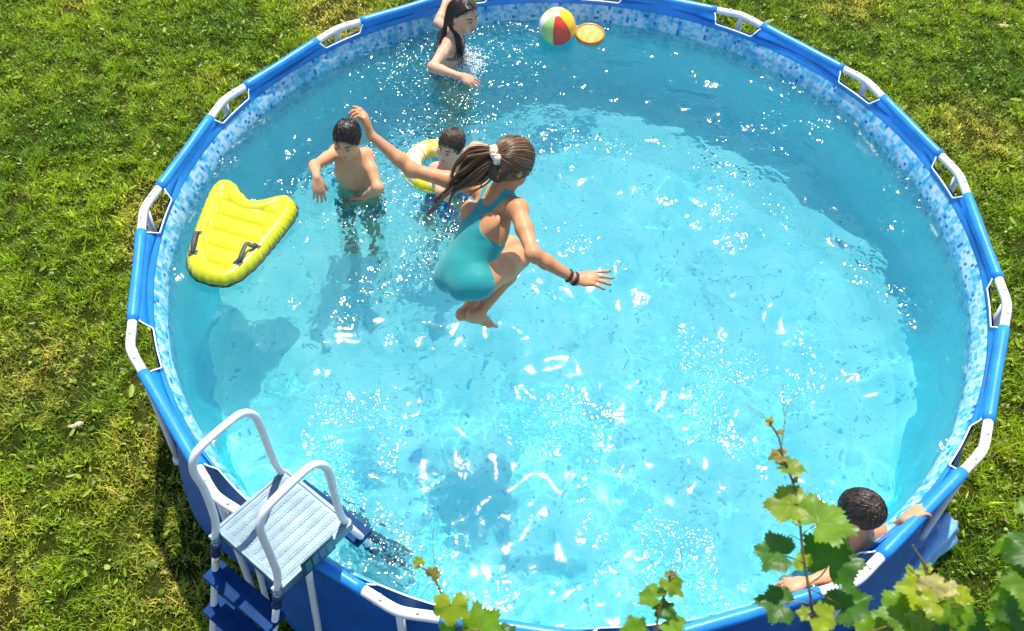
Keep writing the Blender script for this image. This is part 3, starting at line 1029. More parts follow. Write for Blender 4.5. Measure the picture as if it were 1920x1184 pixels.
def ring_boy():
    s = .85; J = {}
    J['neck'] = bp(847, 309, WZ+.13)
    J['pelvis'] = J['neck']+np.array([-.05, .06, -.33])
    yaw = math.radians(-115); legs(J, s, yaw, (.1, .14))
    J['head'] = bp(845, 273, J['neck'][2]+.125)
    J['hf'], J['hu'] = uf((-.40, -.90, -.02), (.1, -.1, .95))
    J['hs'] = 1.12
    J['shR'] = bp(818, 318, J['neck'][2]-.045); J['shL'] = bp(873, 293, J['neck'][2]-.02)
    J['elL'] = hinge(J['shL'], 890, 275, .2, False); J['wrL'] = bp(914, 277, WZ+.06)
    J['elR'] = hinge(J['shR'], 826, 360, .2, True); J['wrR'] = hinge(J['elR'], 846, 380, .15, False)
    S, T = body(J, s, .0045)
    hand(S, J['wrL'], unit(_rt*.9-_up*.1+_fw*.1), unit(_fw*.4-_up*.8), -_rt*.2-_up, .95, (.3, .3, .3, .4), (.8, .4, .4), .08)
    hand(S, J['wrR'], unit(_rt*.7-_up*.6+_fw*.2), unit(_fw*.9), _rt*.5+_up*.8, .95, (.3, .3, .3, .3), (.8, .4, .4), .08)
    root = thing('person', 'boy with short brown hair leaning through the small yellow swim ring', 'person', J['pelvis'])
    lo, D = S.grid(); V, F = nets(lo, S.h, D, 2)
    mk('body', V, F, M_skin_fair, root)
    shorts(S, lo, D, T, J, s, shorts_mat('blue_shorts', (.01, .06, .3), (.02, .12, .45)), root)
    short_hair(J, T, root, s*J['hs'], M_hair_brown, M_brown_base, 8, 1700, .014, .030, None, .0012, .03, .2)
    face_parts(T['face'], root, s*1.05, ('brown', (.03, .016, .01)), .25)
    return root, J

def wall_girl():
    s = .93; J = {}
    J['neck'] = bp(853, 62, WZ+.27)
    J['pelvis'] = bp(836, 118, WZ-.03)
    yaw = math.radians(-25); legs(J, s, yaw, (.12, .12))
    J['head'] = bp(871, 28, J['neck'][2]+.115)
    J['hf'], J['hu'] = uf((.76, -.60, -.16), (.22, -.1, .95))
    J['hs'] = 1.1
    J['shR'] = bp(842, 84, J['neck'][2]-.05); J['shL'] = bp(843, 55, J['neck'][2]-.03)
    J['elR'] = hinge(J['shR'], 811, 126, .23, True); J['wrR'] = hinge(J['elR'], 862, 143, .21, True)
    J['elL'] = hinge(J['shL'], 822, 44, .22, False)
    gp = bp(838, 0, RIM+.02)
    J['wrL'] = gp+np.array([-.0, -.07, .02])
    S, T = body(J, s, .0045)
    hand(S, J['wrR'], unit(_rt*.85-_up*.35+_fw*.1), unit(_fw*.8-_up*.3), _up*.8+_rt*.3, 1.0, (.3, .3, .35, .4), (.75, .5, .4), .08)
    hand(S, J['wrL'], unit(np.array([.1, .9, .25])), np.array([0, .1, -1.0]), np.array([1.0, 0, 0]), 1.0, (.7, .7, .7, .7), (.7, .6, .5), .03)
    root = thing('person', 'long-haired girl in striped bikini wading beside the far pool wall, one hand on the rim', 'person', J['pelvis'])
    lo, D = S.grid(); V, F = nets(lo, S.h, D, 2)
    mk('body', V, F, M_skin_fair, root)
    u, v, w = tframe(S, lo, D, T); L = T['L']; q = v/L
    t = NT('striped_bikini'); wv = t.node('ShaderNodeTexWave', {'Vector': t.obj(), 'Scale': 34.0, 'Distortion': 1.0, 'Detail': 1.0}, bands_direction='DIAGONAL').outputs['Fac']
    t.set(Base_Color=t.ramp(wv, [(0, (.05, .012, .05)), (.4, (.5, .2, .3)), (.55, (.62, .5, .55)), (.75, (.08, .02, .07))]), Roughness=.6)
    M_bik = t.m
    X, Y, Z = S.coords(lo, D)
    armcut = -.03
    for sd in ('L', 'R'):
        for a, b in ((J['sh'+sd]*.6+J['el'+sd]*.4, J['el'+sd]), (J['el'+sd], J['wr'+sd])):
            sv = b-a; k = np.clip(((X-a[0])*sv[0]+(Y-a[1])*sv[1]+(Z-a[2])*sv[2])/(sv@sv), 0, 1.4)
            armcut = np.maximum(armcut, .048-np.sqrt((X-a[0]-k*sv[0])**2+(Y-a[1]-k*sv[1])**2+(Z-a[2]-k*sv[2])**2))
    armcut = np.where(w > .0, armcut-.03, armcut)
    band = np.abs(q-.60)-.04
    cups = np.where(w > .0, np.maximum(np.abs(q-.66)-.11, np.abs(np.abs(u)-.05)-.06+.35*np.clip((q-.6)*L, 0, 1)), .1)
    strap = np.where(w > 0, np.maximum(np.abs(np.abs(u)-.045+.10*(q-.7))-.009, np.maximum(.6-q, q-.98)*L), .1)
    reg = np.maximum(np.minimum(np.minimum(band*L, cups), strap), armcut)
    V, F = nets(lo, S.h, np.maximum(D-.004, np.maximum(reg, np.abs(u)-.16)).astype(np.float32), 1)
    mk('bikini_top', V, F, M_bik, root)
    reg = v-.045
    for sd in ('L', 'R'):
        tk = unit(J['knee'+sd]-J['hip'+sd]); h = J['hip'+sd]
        tt = (X-h[0])*tk[0]+(Y-h[1])*tk[1]+(Z-h[2])*tk[2]; reg = np.maximum(reg, tt-.03)
    V, F = nets(lo, S.h, np.maximum(D-.004, np.maximum(reg, armcut)).astype(np.float32), 1)
    mk('bikini_bottom', V, F, M_bik, root)
    # long wet hair
    hs = s*J['hs']
    hair = short_hair(J, T, root, hs, M_hair_wet, M_dark_base, 5, 900, -.004, .05, -J['hf']*.5-J['hu']*.8, .0012, .0, .06)
    P = T['face']; hf, hu = J['hf'], J['hu']; hl = np.cross(hf, hu); rs = np.random.RandomState(2)
    paths = []; rad = []
    nk = J['neck']; shR, shL = J['shR'], J['shL']
    for i in range(300):
        side = 1 if rs.rand() < .6 else -1
        a0 = rs.uniform(.0, 1)
        st = P(side*.006, .07-.13*a0, .104-.02*abs(.4-a0))
        m1 = P(side*.0785, -.005-.075*a0, .03+rs.uniform(-.02, .02))
        m2 = P(side*(.082+.008*rs.rand()), -.012-.07*a0, -.065)
        if side > 0 and a0 < .55: e1 = nk*.42+shR*.58+np.array([.06-.05*a0, -.035, .035]); e2 = e1+np.array([.045-.05*a0, -.03, -.13-.07*rs.rand()])
        elif side > 0: e1 = nk*.55+shR*.45+np.array([-.02-.05*a0, -.01, -.01]); e2 = e1+np.array([-.05, -.01, -.10-.06*rs.rand()])
        else: e1 = nk*.6+shL*.4+np.array([.04-.12*a0, .0, 0]); e2 = e1+np.array([-.03, 0, -.12-.1*rs.rand()])
        j = rs.randn(3)*.005
        paths.append(spline([st, P(side*.05, .045-.115*a0, .088), m1, m2, e1+j, e2+j*2], 6)); rad.append(rs.uniform(.0013, .0028))
    strands(paths, rad, 5).build('long_lock', M_hair_wet, hair)
    face_parts(P, root, s*1.08, ('dark', (.02, .012, .008)), .4)
    return root, J

def corner_boy():
    s = .92; J = {}
    J['neck'] = bp(1613, 1004, WZ+.12)
    J['pelvis'] = bp(1556, 1072, WZ-.20)
    yaw = math.radians(140); legs(J, s, yaw, (.12, .14))
    J['head'] = bp(1613, 958, J['neck'][2]+.125)
    J['hf'], J['hu'] = uf((-.80, .42, -.42), (-.25, .1, .95))
    J['hs'] = 1.12
    J['shL'] = bp(1588, 1026, J['neck'][2]-.045); J['shR'] = bp(1642, 995, J['neck'][2]-.045)
    J['elL'] = hinge(J['shL'], 1560, 1080, .22, True); J['wrL'] = bp(1512, 1092, RIM-.02)
    J['elR'] = hinge(J['shR'], 1668, 1000, .2, False); J['wrR'] = bp(1698, 974, RIM-.01)
    S, T = body(J, s, .0045)
    hand(S, J['wrL'], unit(-_rt*.95-_up*.2), np.array([.1, -.2, -1.0]), _up, .98, (.4, .4, .45, .5), (.7, .5, .4), .06)
    hand(S, J['wrR'], unit(_rt*.8+_up*.5), np.array([.3, -.3, -.9]), _up*.8-_rt*.4, .98, (.6, .6, .6, .6), (.7, .5, .4), .05)
    root = thing('person', 'boy with dark tousled hair leaning on the near right rim behind vine leaves', 'person', J['pelvis'])
    lo, D = S.grid(); V, F = nets(lo, S.h, D, 2)
    mk('body', V, F, M_skin_light, root)
    shorts(S, lo, D, T, J, s, shorts_mat('turquoise_shorts', (.01, .30, .45), (.005, .06, .14)), root, .08)
    h = short_hair(J, T, root, s*J['hs'], M_hair_tousled, M_brown_base, 14, 1900, .030, .05, None, .0017, .13, .42)
    face_parts(T['face'], root, s*1.05, ('brown', (.03, .016, .01)), .4)
    return root, J

M_dark_base = varied('dark_hair_base', (.008, .005, .004), .4, .4, 60, .4, 300)
M_brown_base = varied('brown_base', (.024, .012, .007), .5, .4, 60, .4, 300)
M_hair_wet = hair_mat('wet_dark_brown_hair', (.006, .003, .002), (.05, .024, .012), .28)
M_hair_tousled = hair_mat('tousled_dark_hair', (.007, .004, .003), (.075, .042, .024), .36)
lboy, LJ = left_boy(); rboy, RJ = ring_boy(); wgirl, WJ = wall_girl(); cboy, CJ = corner_boy()

# ================================================================ water
def water_height(seed=3):
    rs = np.random.RandomState(seed)
    n = 1024; dom = 5.0
    kx = np.fft.fftfreq(n, dom/n)[:, None]; ky = np.fft.fftfreq(n, dom/n)[None, :]
    k = np.sqrt(kx*kx+ky*ky)+1e-6
    def field(lo, hi, p):
        amp = np.exp(-(lo/k)**4)*np.exp(-(k/hi)**4)*k**(-p)
        f = np.fft.ifft2(np.fft.fft2(rs.randn(n, n))*amp).real
        return f/f.std()
    h = field(.8, 3.2, 1.0)*WAVE[0]+field(3, 9, 1.2)*WAVE[1]
    rip = field(10, 18, .8)*WAVE[2]*.7+field(16, 55, .8)*WAVE[2]*.55
    g = (np.arange(n)/n-.5)*dom; X, Y = np.meshgrid(g, g, indexing='ij')
    mod = .2+.22*np.clip(Y, -1, 2)*np.clip(.6+.5*field(1.2, 3, 0), 0, 2)+1.0*np.clip(field(.4, 1.5, 0)*.75+.3, 0, 2.4)**1.4*np.clip(.6+.5*field(1.5, 4, 0), 0, 2)
    # livelier water where the children move
    for (x, y, r, q) in SPL:
        d = np.hypot(X-x, Y-y)
        mod = mod+q*np.exp(-(d/r)**2)
        h += .0022*q*np.sin(2*np.pi*d/.085+field(1, 2, 0)*.9)*np.exp(-d/(r*.8))
    return h+rip*mod, n, dom
WAVE = (.0080, .0024, .0014)
SPL = [(*bp(655, 350, WZ)[:2], .4, 2.2), (*bp(840, 335, WZ)[:2], .35, 1.8), (*bp(850, 130, WZ)[:2], .5, 2.4), (*bp(1600, 1050, WZ)[:2], .3, .5), (*bp(700, 1040, WZ)[:2], .3, .6)]
_H, _n, _dom = water_height()
_step = .0052
_g = np.arange(-2.2, 2.2+_step, _step); _m = len(_g)
_X, _Y = np.meshgrid(_g, _g, indexing='ij')
def wsamp(X, Y):
    fx = (X+_dom/2)/_dom*_n; fy = (Y+_dom/2)/_dom*_n
    i = np.floor(fx).astype(int); j = np.floor(fy).astype(int); a = fx-i; b = fy-j
    return WZ+_H[i, j]*(1-a)*(1-b)+_H[i+1, j]*a*(1-b)+_H[i, j+1]*(1-a)*b+_H[i+1, j+1]*a*b
_R = np.hypot(_X, _Y); _s = np.where(_R > 2.194, 2.194/_R, 1)
_Z = wsamp(_X*_s, _Y*_s)
_idx = np.arange(_m*_m).reshape(_m, _m)
_F = np.stack([_idx[:-1, :-1], _idx[1:, :-1], _idx[1:, 1:], _idx[:-1, 1:]], -1).reshape(-1, 4)
_F = _F[_R.ravel()[_F].min(1) < 2.19]
_used = np.unique(_F); _mp = -np.ones(_m*_m, int); _mp[_used] = np.arange(len(_used))
tw = NT('water')
_gl = tw.node('ShaderNodeBsdfGlossy', {'Roughness': .075, 'Color': (1, 1, 1, 1)})
_rf = tw.node('ShaderNodeBsdfRefraction', {'Roughness': 0.0, 'IOR': 1.33, 'Color': (.48, .99, .995, 1)})
_tp = tw.node('ShaderNodeBsdfTransparent', {'Color': (.76, .99, 1, 1)})
_mx = tw.node('ShaderNodeMixShader', {0: .19, 1: _rf.outputs[0], 2: _tp.outputs[0]})
_df = tw.node('ShaderNodeBsdfDiffuse', {'Color': (.40, .90, .94, 1)})
_mx = tw.node('ShaderNodeMixShader', {0: .022, 1: _mx.outputs[0], 2: _df.outputs[0]})
_fr = tw.node('ShaderNodeFresnel', {'IOR': 1.33})
_m2 = tw.node('ShaderNodeMixShader', {0: _fr.outputs[0], 1: _mx.outputs[0], 2: _gl.outputs[0]})
tw.t.links.new(_m2.outputs[0], tw.out.inputs[0])
water = mk('water', np.stack([(_X*_s).ravel(), (_Y*_s).ravel(), _Z.ravel()], -1)[_used], _mp[_F], tw.m)
tag(water, kind='structure')
water.cycles.is_caustics_caster = True
for o in (pfloor, liner): o.cycles.is_caustics_receiver = True
sun_d.cycles.is_caustics_light = True

# ================================================================ floats and toys
def poly_dist(P, X, Y):
    """signed distance to a closed outline, positive inside"""
    D = np.full(X.shape, 1e9); ins = np.zeros(X.shape, bool); n = len(P)
    for i in range(n):
        a, b = P[i], P[(i+1) % n]; e = b-a
        t = np.clip(((X-a[0])*e[0]+(Y-a[1])*e[1])/(e@e), 0, 1)
        D = np.minimum(D, (X-a[0]-t*e[0])**2+(Y-a[1]-t*e[1])**2)
        c = (a[1] > Y) != (b[1] > Y)
        with np.errstate(divide='ignore', invalid='ignore'):
            ins ^= c & (X < (b[0]-a[0])*(Y-a[1])/(b[1]-a[1]+1e-15)+a[0])
    return np.sqrt(D)*np.where(ins, 1, -1)

def float_mat():
    t = NT('yellow_vinyl'); n = t.noise(9, 4)
    base = t.ramp(t.noise(3, 3), [(.3, (.45, .46, .005)), (.7, (.52, .52, .008))])
    wear = t.ramp(n, [(.60, (0, 0, 0)), (.72, (1, 1, 1))])
    t.set(Base_Color=t.mix(t.math('MULTIPLY', wear, .35), base, (.36, .46, .02)), Roughness=t.math('MULTIPLY_ADD', n, .2, .16))
    t.b.inputs['Subsurface Weight'].default_value = .1; t.b.inputs['Subsurface Radius'].default_value = (.02, .02, .004)
    t.bump(t.noise(26, 3), .18, .006)
    return t.m

def make_float():
    q = [(450, 1085), (300, 1050), (200, 990), (152, 880), (165, 770), (220, 590), (290, 400), (370, 210), (440, 120), (530, 90), (610, 112),
         (680, 195), (770, 285), (900, 280), (1020, 250), (1120, 242), (1190, 290), (1215, 360), (1180, 450), (1080, 590), (980, 705), (880, 830),
         (760, 950), (640, 1040), (540, 1080)]
    z0 = WZ+.04
    C = lambda x, y, z=z0+.02: bp(320+x/5.146, 320+y/5.146, z)
    P = spline(np.array([C(*p)[:2] for p in q]), 4, closed=True)
    h = .004; lo = np.array([*(P.min(0)-.02), z0-.07]); hi = np.array([*(P.max(0)+.02), z0+.07])
    n = np.ceil((hi-lo)/h).astype(int)+1
    ax = [lo[i]+np.arange(n[i])*h for i in range(3)]
    X2, Y2 = np.meshgrid(ax[0], ax[1], indexing='ij')
    d = poly_dist(P, X2, Y2)
    r = .052
    a0, a1 = C(400, 900), C(770, 285); axv = unit((a1-a0)[:2]); tv = np.array([axv[1], -axv[0]])
    s = (X2-a0[0])*axv[0]+(Y2-a0[1])*axv[1]+.10*((X2-a0[0])*tv[0]+(Y2-a0[1])*tv[1])
    # crimps along the seam, ribs on the pad
    ang = np.arctan2(Y2-P[:, 1].mean(), X2-P[:, 0].mean())
    crimp = .0022*np.sin(ang*52)*np.exp(-(np.clip(d, 0, 1)/.016)**2)+.0012*np.sin(ang*31+1)*np.exp(-(d/.03)**2)
    Z = ax[2][None, None, :]-z0
    rim = np.sqrt((d[..., None]-r-crimp[..., None])**2+(Z*1.02)**2)-r
    pad_h = .022+.019*np.abs(np.sin(np.pi*s/.112))**.6
    pad = np.where(d[..., None] > r*1.15, np.abs(Z)-pad_h[..., None]*np.clip((d[..., None]-r*1.1)/.035, .0, 1)**.5, .02)
    k = .006; hh = np.clip(.5+.5*(pad-rim)/k, 0, 1)
    D = (pad*(1-hh)+rim*hh-k*hh*(1-hh)).astype(np.float32)
    root = thing('inflatable_float', 'yellow notched inflatable float with dark grey handles drifting by the left pool wall', 'float', (*P.mean(0), z0))
    V, F = nets(lo, h, D, 2)
    mk('air_cushion', V, F, float_mat(), root)
    M_blk = varied('black_seam', (.015, .015, .018), .5, .3, 80)
    a = np.arctan2(P[:, 1]-P[:, 1].mean(), P[:, 0]-P[:, 0].mean())
    out = np.stack([np.gradient(P[:, 1]), -np.gradient(P[:, 0])], 1); out /= np.linalg.norm(out, axis=1)[:, None]
    if ((P+out*.01-P.mean(0))**2).sum() < ((P-P.mean(0))**2).sum(): out = -out
    S2 = P+out*(.002+.002*np.sin(a*52)[:, None])
    MB().tube(np.c_[S2, z0-.006+.004*np.sin(a*31)], .0062, 8, closed=True).build('seam', M_blk, root)
    M_h = varied('dark_grey_webbing', (.045, .047, .06), .6, .2, 60, .4, 300)
    zt = z0+.052
    for pts in (((258, 600), (255, 660), (228, 730), (215, 790)), ((822, 722), (770, 705), (715, 790), (650, 885))):
        w = [C(*p, zt) for p in pts]
        e = unit(w[3]-w[0]); l = np.cross(e, [0, 0, 1.0])
        hb = MB().box(w[0]+[0, 0, -.004], e*.013, l*.024, np.array([0, 0, .0035])).box(w[3]+[0, 0, -.004], e*.018, l*.024, np.array([0, 0, .0035])).build('handle', M_h, root)
        path = spline([w[0], w[0]*.8+w[3]*.2+[0, 0, .022], (w[1]+w[2])/2+[0, 0, .034], w[0]*.2+w[3]*.8+[0, 0, .022], w[3]], 6)
        V, F = tube(path, .0125, 10); cen = np.repeat(path, 10, 0); n_ = V-cen
        n_ = n_-np.outer(n_@np.array([0, 0, 1.0]), [0, 0, .55]); mk('grip', cen+n_, F, M_h, hb)
    return root

def make_ring():
    c = bp(819, 312, WZ+.035); R, r = .148, .056
    root = thing('swim_ring', 'small yellow and white inflatable swim ring round the brown-haired boy', 'swim ring', c)
    t = NT('swim_ring_print'); o = t.obj()
    sx = t.node('ShaderNodeSeparateXYZ', {0: o})
    ang = t.math('ARCTAN2', sx.outputs[1], sx.outputs[0])
    rad = t.math('SQRT', t.math('ADD', t.math('MULTIPLY', sx.outputs[0], sx.outputs[0]), t.math('MULTIPLY', sx.outputs[1], sx.outputs[1])))
    f = t.math('MULTIPLY_ADD', ang, 1/(2*math.pi), .5)
    col = t.ramp(f, [(0, (.66, .68, .42)), (.10, (.64, .66, .52)), (.155, (.78, .62, .03)), (.36, (.80, .66, .02)), (.40, (.70, .70, .40)), (.55, (.62, .66, .34)), (.72, (.72, .72, .40)), (.8, (.70, .62, .10)), (.86, (.68, .70, .45))], 'CONSTANT')
    n = t.noise(11, 2)
    col = t.mix(t.ramp(n, [(.54, (0, 0, 0)), (.60, (1, 1, 1))]), col, (.70, .60, .06))
    wn = t.ramp(t.noise(19, 2), [(.60, (0, 0, 0)), (.63, (1, 1, 1))])
    col = t.mix(t.math('MULTIPLY', wn, .7), col, (.72, .73, .66))
    t.set(Base_Color=col, Roughness=.2); t.b.inputs['Subsurface Weight'].default_value = .15; t.b.inputs['Subsurface Radius'].default_value = (.03, .03, .015)
    V = []; F = []; nu, nv = 96, 24
    for i in range(nu):
        a = 2*math.pi*i/nu
        for j in range(nv):
            b = 2*math.pi*j/nv
            wr = .0022*math.sin(26*a)*max(0, abs(math.cos(b)))**6+.0015*math.sin(9*a+b)
            rr = R+(r+wr)*math.cos(b)*1.03
            V.append(c+[rr*math.cos(a), rr*math.sin(a)*1.02, (r+wr)*math.sin(b)*.93+.012*math.sin(a-.6)])
    for i in range(nu):
        for j in range(nv):
            i2 = (i+1) % nu; j2 = (j+1) % nv
            F.append((i*nv+j, i2*nv+j, i2*nv+j2, i*nv+j2))
    mk('ring_tube', V, F, t.m, root)
    M_seam = varied('yellow_seam', (.62, .55, .03), .4, .1)
    for a in (2.55, -.3):
        q = []
        for b in np.linspace(0, 2*math.pi, 28, endpoint=False):
            rr = R+(r+.001)*math.cos(b)*1.03; q.append(c+[rr*math.cos(a), rr*math.sin(a)*1.02, (r+.001)*math.sin(b)*.93+.012*math.sin(a-.6)])
        MB().tube(q, .0028, 6, closed=True).build('seam', M_seam, root)
    MB().tube([c+[(R+r*1.06)*math.cos(a), (R+r*1.06)*math.sin(a)*1.02, .012*math.sin(a-.6)+.002*math.sin(40*a)] for a in np.linspace(0, 2*math.pi, 120, endpoint=False)], .0035, 6, closed=True).build('outer_seam', M_seam, root)
    M_w = varied('print_white', (.75, .75, .72), .3, .03); M_k = varied('print_black', (.015, .015, .02), .3, .1)
    a = -1.36; b = .62
    def on(a, b, e=.001):
        rr = R+(r+e)*math.cos(b)*1.03; return c+np.array([rr*math.cos(a), rr*math.sin(a)*1.02, (r+e)*math.sin(b)*.93+.012*math.sin(a-.6)])
    def spot(a, b, s, m, nm, par, e):
        ctr = on(a, b, e); nrm = unit(on(a, b, .02)-on(a, b, 0)); u = unit(np.cross(nrm, [0, 0, 1])); w = np.cross(nrm, u)
        return mk(nm, [ctr+nrm*.0012]+[ctr+u*s*math.cos(k)*.8+w*s*math.sin(k) for k in np.linspace(0, 2*math.pi, 16, endpoint=False)], [(0, 1+k, 1+(k+1) % 16) for k in range(16)], m, par)
    e1 = spot(a, b, .015, M_w, 'printed_eye', root, .0012); spot(a+.02, b-.02, .0085, M_k, 'pupil', e1, .0022)
    for a, b in ((1.75, 1.0), (1.95, 1.5), (1.35, 1.2)): spot(a, b, .0055, M_k, 'printed_dot', root, .0012)
    return root

def make_ball():
    c = ray(1045, 50, 1.0); r = .127
    c = bp(1045, 50, WZ+.085)
    root = thing('beach_ball', 'striped beach ball of red, yellow, green and white panels floating by the far wall', 'ball', c)
    d = unit(CAMP-c); ax = unit(d*.80+_up*.58-_rt*.06)
    u = unit(np.cross(ax, _rt)); u = -u if u@_up > 0 else u      # u: image-down
    w = np.cross(ax, u)
    w = w if w@_rt > 0 else -w
    mats = dict(r=varied('red_vinyl', (.72, .055, .03), .22, .05), y=varied('golden_vinyl', (.86, .50, .01), .22, .05), g=varied('lime_vinyl', (.42, .66, .22), .22, .05), w=varied('white_vinyl', (.80, .80, .78), .22, .03))
    # panels by the angle from image-down, turning towards image-right
    pan = [('panel', 'r', -14, 46), ('panel', 'y', 46, 146), ('panel', 'w', 146, 205), ('panel', 'y', 205, 235), ('panel', 'w', 235, 296), ('panel', 'g', 296, 346)]
    for nm, m, a0, a1 in pan:
        V = []; F = []; nu, nv = 12, 26
        for j in range(nv+1):
            t = .17+(math.pi-.17*2)*j/nv
            for i in range(nu+1):
                a = math.radians(a0+(a1-a0)*i/nu)
                bul = r*(1-.004*abs(2*i/nu-1)**6)
                V.append(c+bul*(ax*math.cos(t)+math.sin(t)*(u*math.cos(a)+w*math.sin(a))))
        for j in range(nv):
            for i in range(nu):
                k = j*(nu+1)+i; F.append((k, k+1, k+nu+2, k+nu+1))
        mk(nm, V, F, mats[m], root)
    for sgn, m in ((1, 'w'), (-1, 'w')):
        V = [c+ax*r*1.002*sgn]; F = []
        for q in (.09, .18):
            for k in range(24):
                a = 2*math.pi*k/24; V.append(c+r*1.002*(ax*sgn*math.cos(q)+math.sin(q)*(u*math.cos(a)+w*math.sin(a))))
        for k in range(24): F += [(0, 1+k, 1+(k+1) % 24), (1+k, 25+k, 25+(k+1) % 24, 1+(k+1) % 24)]
        mk('end_cap', V, F, mats[m], root)
    return root

def make_disc():
    c = bp(1106, 66, WZ+.012); R = .103
    root = thing('flying_disc', 'round orange flying disc floating right of the beach ball', 'flying disc', c)
    tilt = lambda p: np.array([p[0], p[1], p[2]+.10*p[1]-.02*p[0]])
    def lathe(prof, n=64):
        V = [tilt(np.array([r*math.cos(a), r*math.sin(a), z]))+c for r, z in prof for a in np.linspace(0, 2*math.pi, n, endpoint=False)]
        F = [(i*n+j, i*n+(j+1) % n, (i+1)*n+(j+1) % n, (i+1)*n+j) for i in range(len(prof)-1) for j in range(n)]
        return V, F
    V, F = lathe([(R*.86, .012), (R*.9, .019), (R*.95, .021), (R*.99, .017), (R, .008), (R*.99, -.004), (R*.97, -.010), (R*.95, -.004)])
    mk('rim', V, F, varied('orange_plastic', (.78, .20, .012), .25, .05), root)
    t = NT('amber_plastic'); wv = t.node('ShaderNodeTexWave', {'Vector': t.obj(), 'Scale': 5.5, 'Distortion': 5.0, 'Detail': 1.0, 'Detail Scale': 1.2}).outputs['Fac']
    t.set(Base_Color=t.ramp(wv, [(.35, (.74, .26, .012)), (.6, (.80, .38, .04))]), Roughness=.3)
    V, F = lathe([(.0005, .010), (R*.3, .0105), (R*.6, .011), (R*.86, .0122)])
    mk('plate', V, F, t.m, root)
    return root
lilo = make_float(); ring = make_ring(); ball = make_ball(); disc = make_disc()

# the spray thrown up by the wading girl
def make_spray():
    rs = np.random.RandomState(4); mb = MB()
    for i in range(1500):
        an = rs.uniform(0, 6.28); px = 866+(rs.randn()*20 if i % 2 else math.cos(an)*34+rs.randn()*9); py = 122+(rs.randn()*14 if i % 2 else math.sin(an)*22+rs.randn()*6)
        p = bp(px, py, WZ); z = wsamp(np.clip(p[0], -2.1, 2.1), np.clip(p[1], -2.1, 2.1))+abs(rs.randn())*.013
        mb.ball((p[0], p[1], z), rs.uniform(.0018, .0058), 6, 4)
    t = NT('water_drops'); t.set(Base_Color=(.93, .97, 1, 1), Roughness=.08)
    t.b.inputs['Transmission Weight'].default_value = .2; t.b.inputs['IOR'].default_value = 1.33
    o = mb.build('water_spray', t.m); tag(o, kind='stuff'); return o
make_spray()

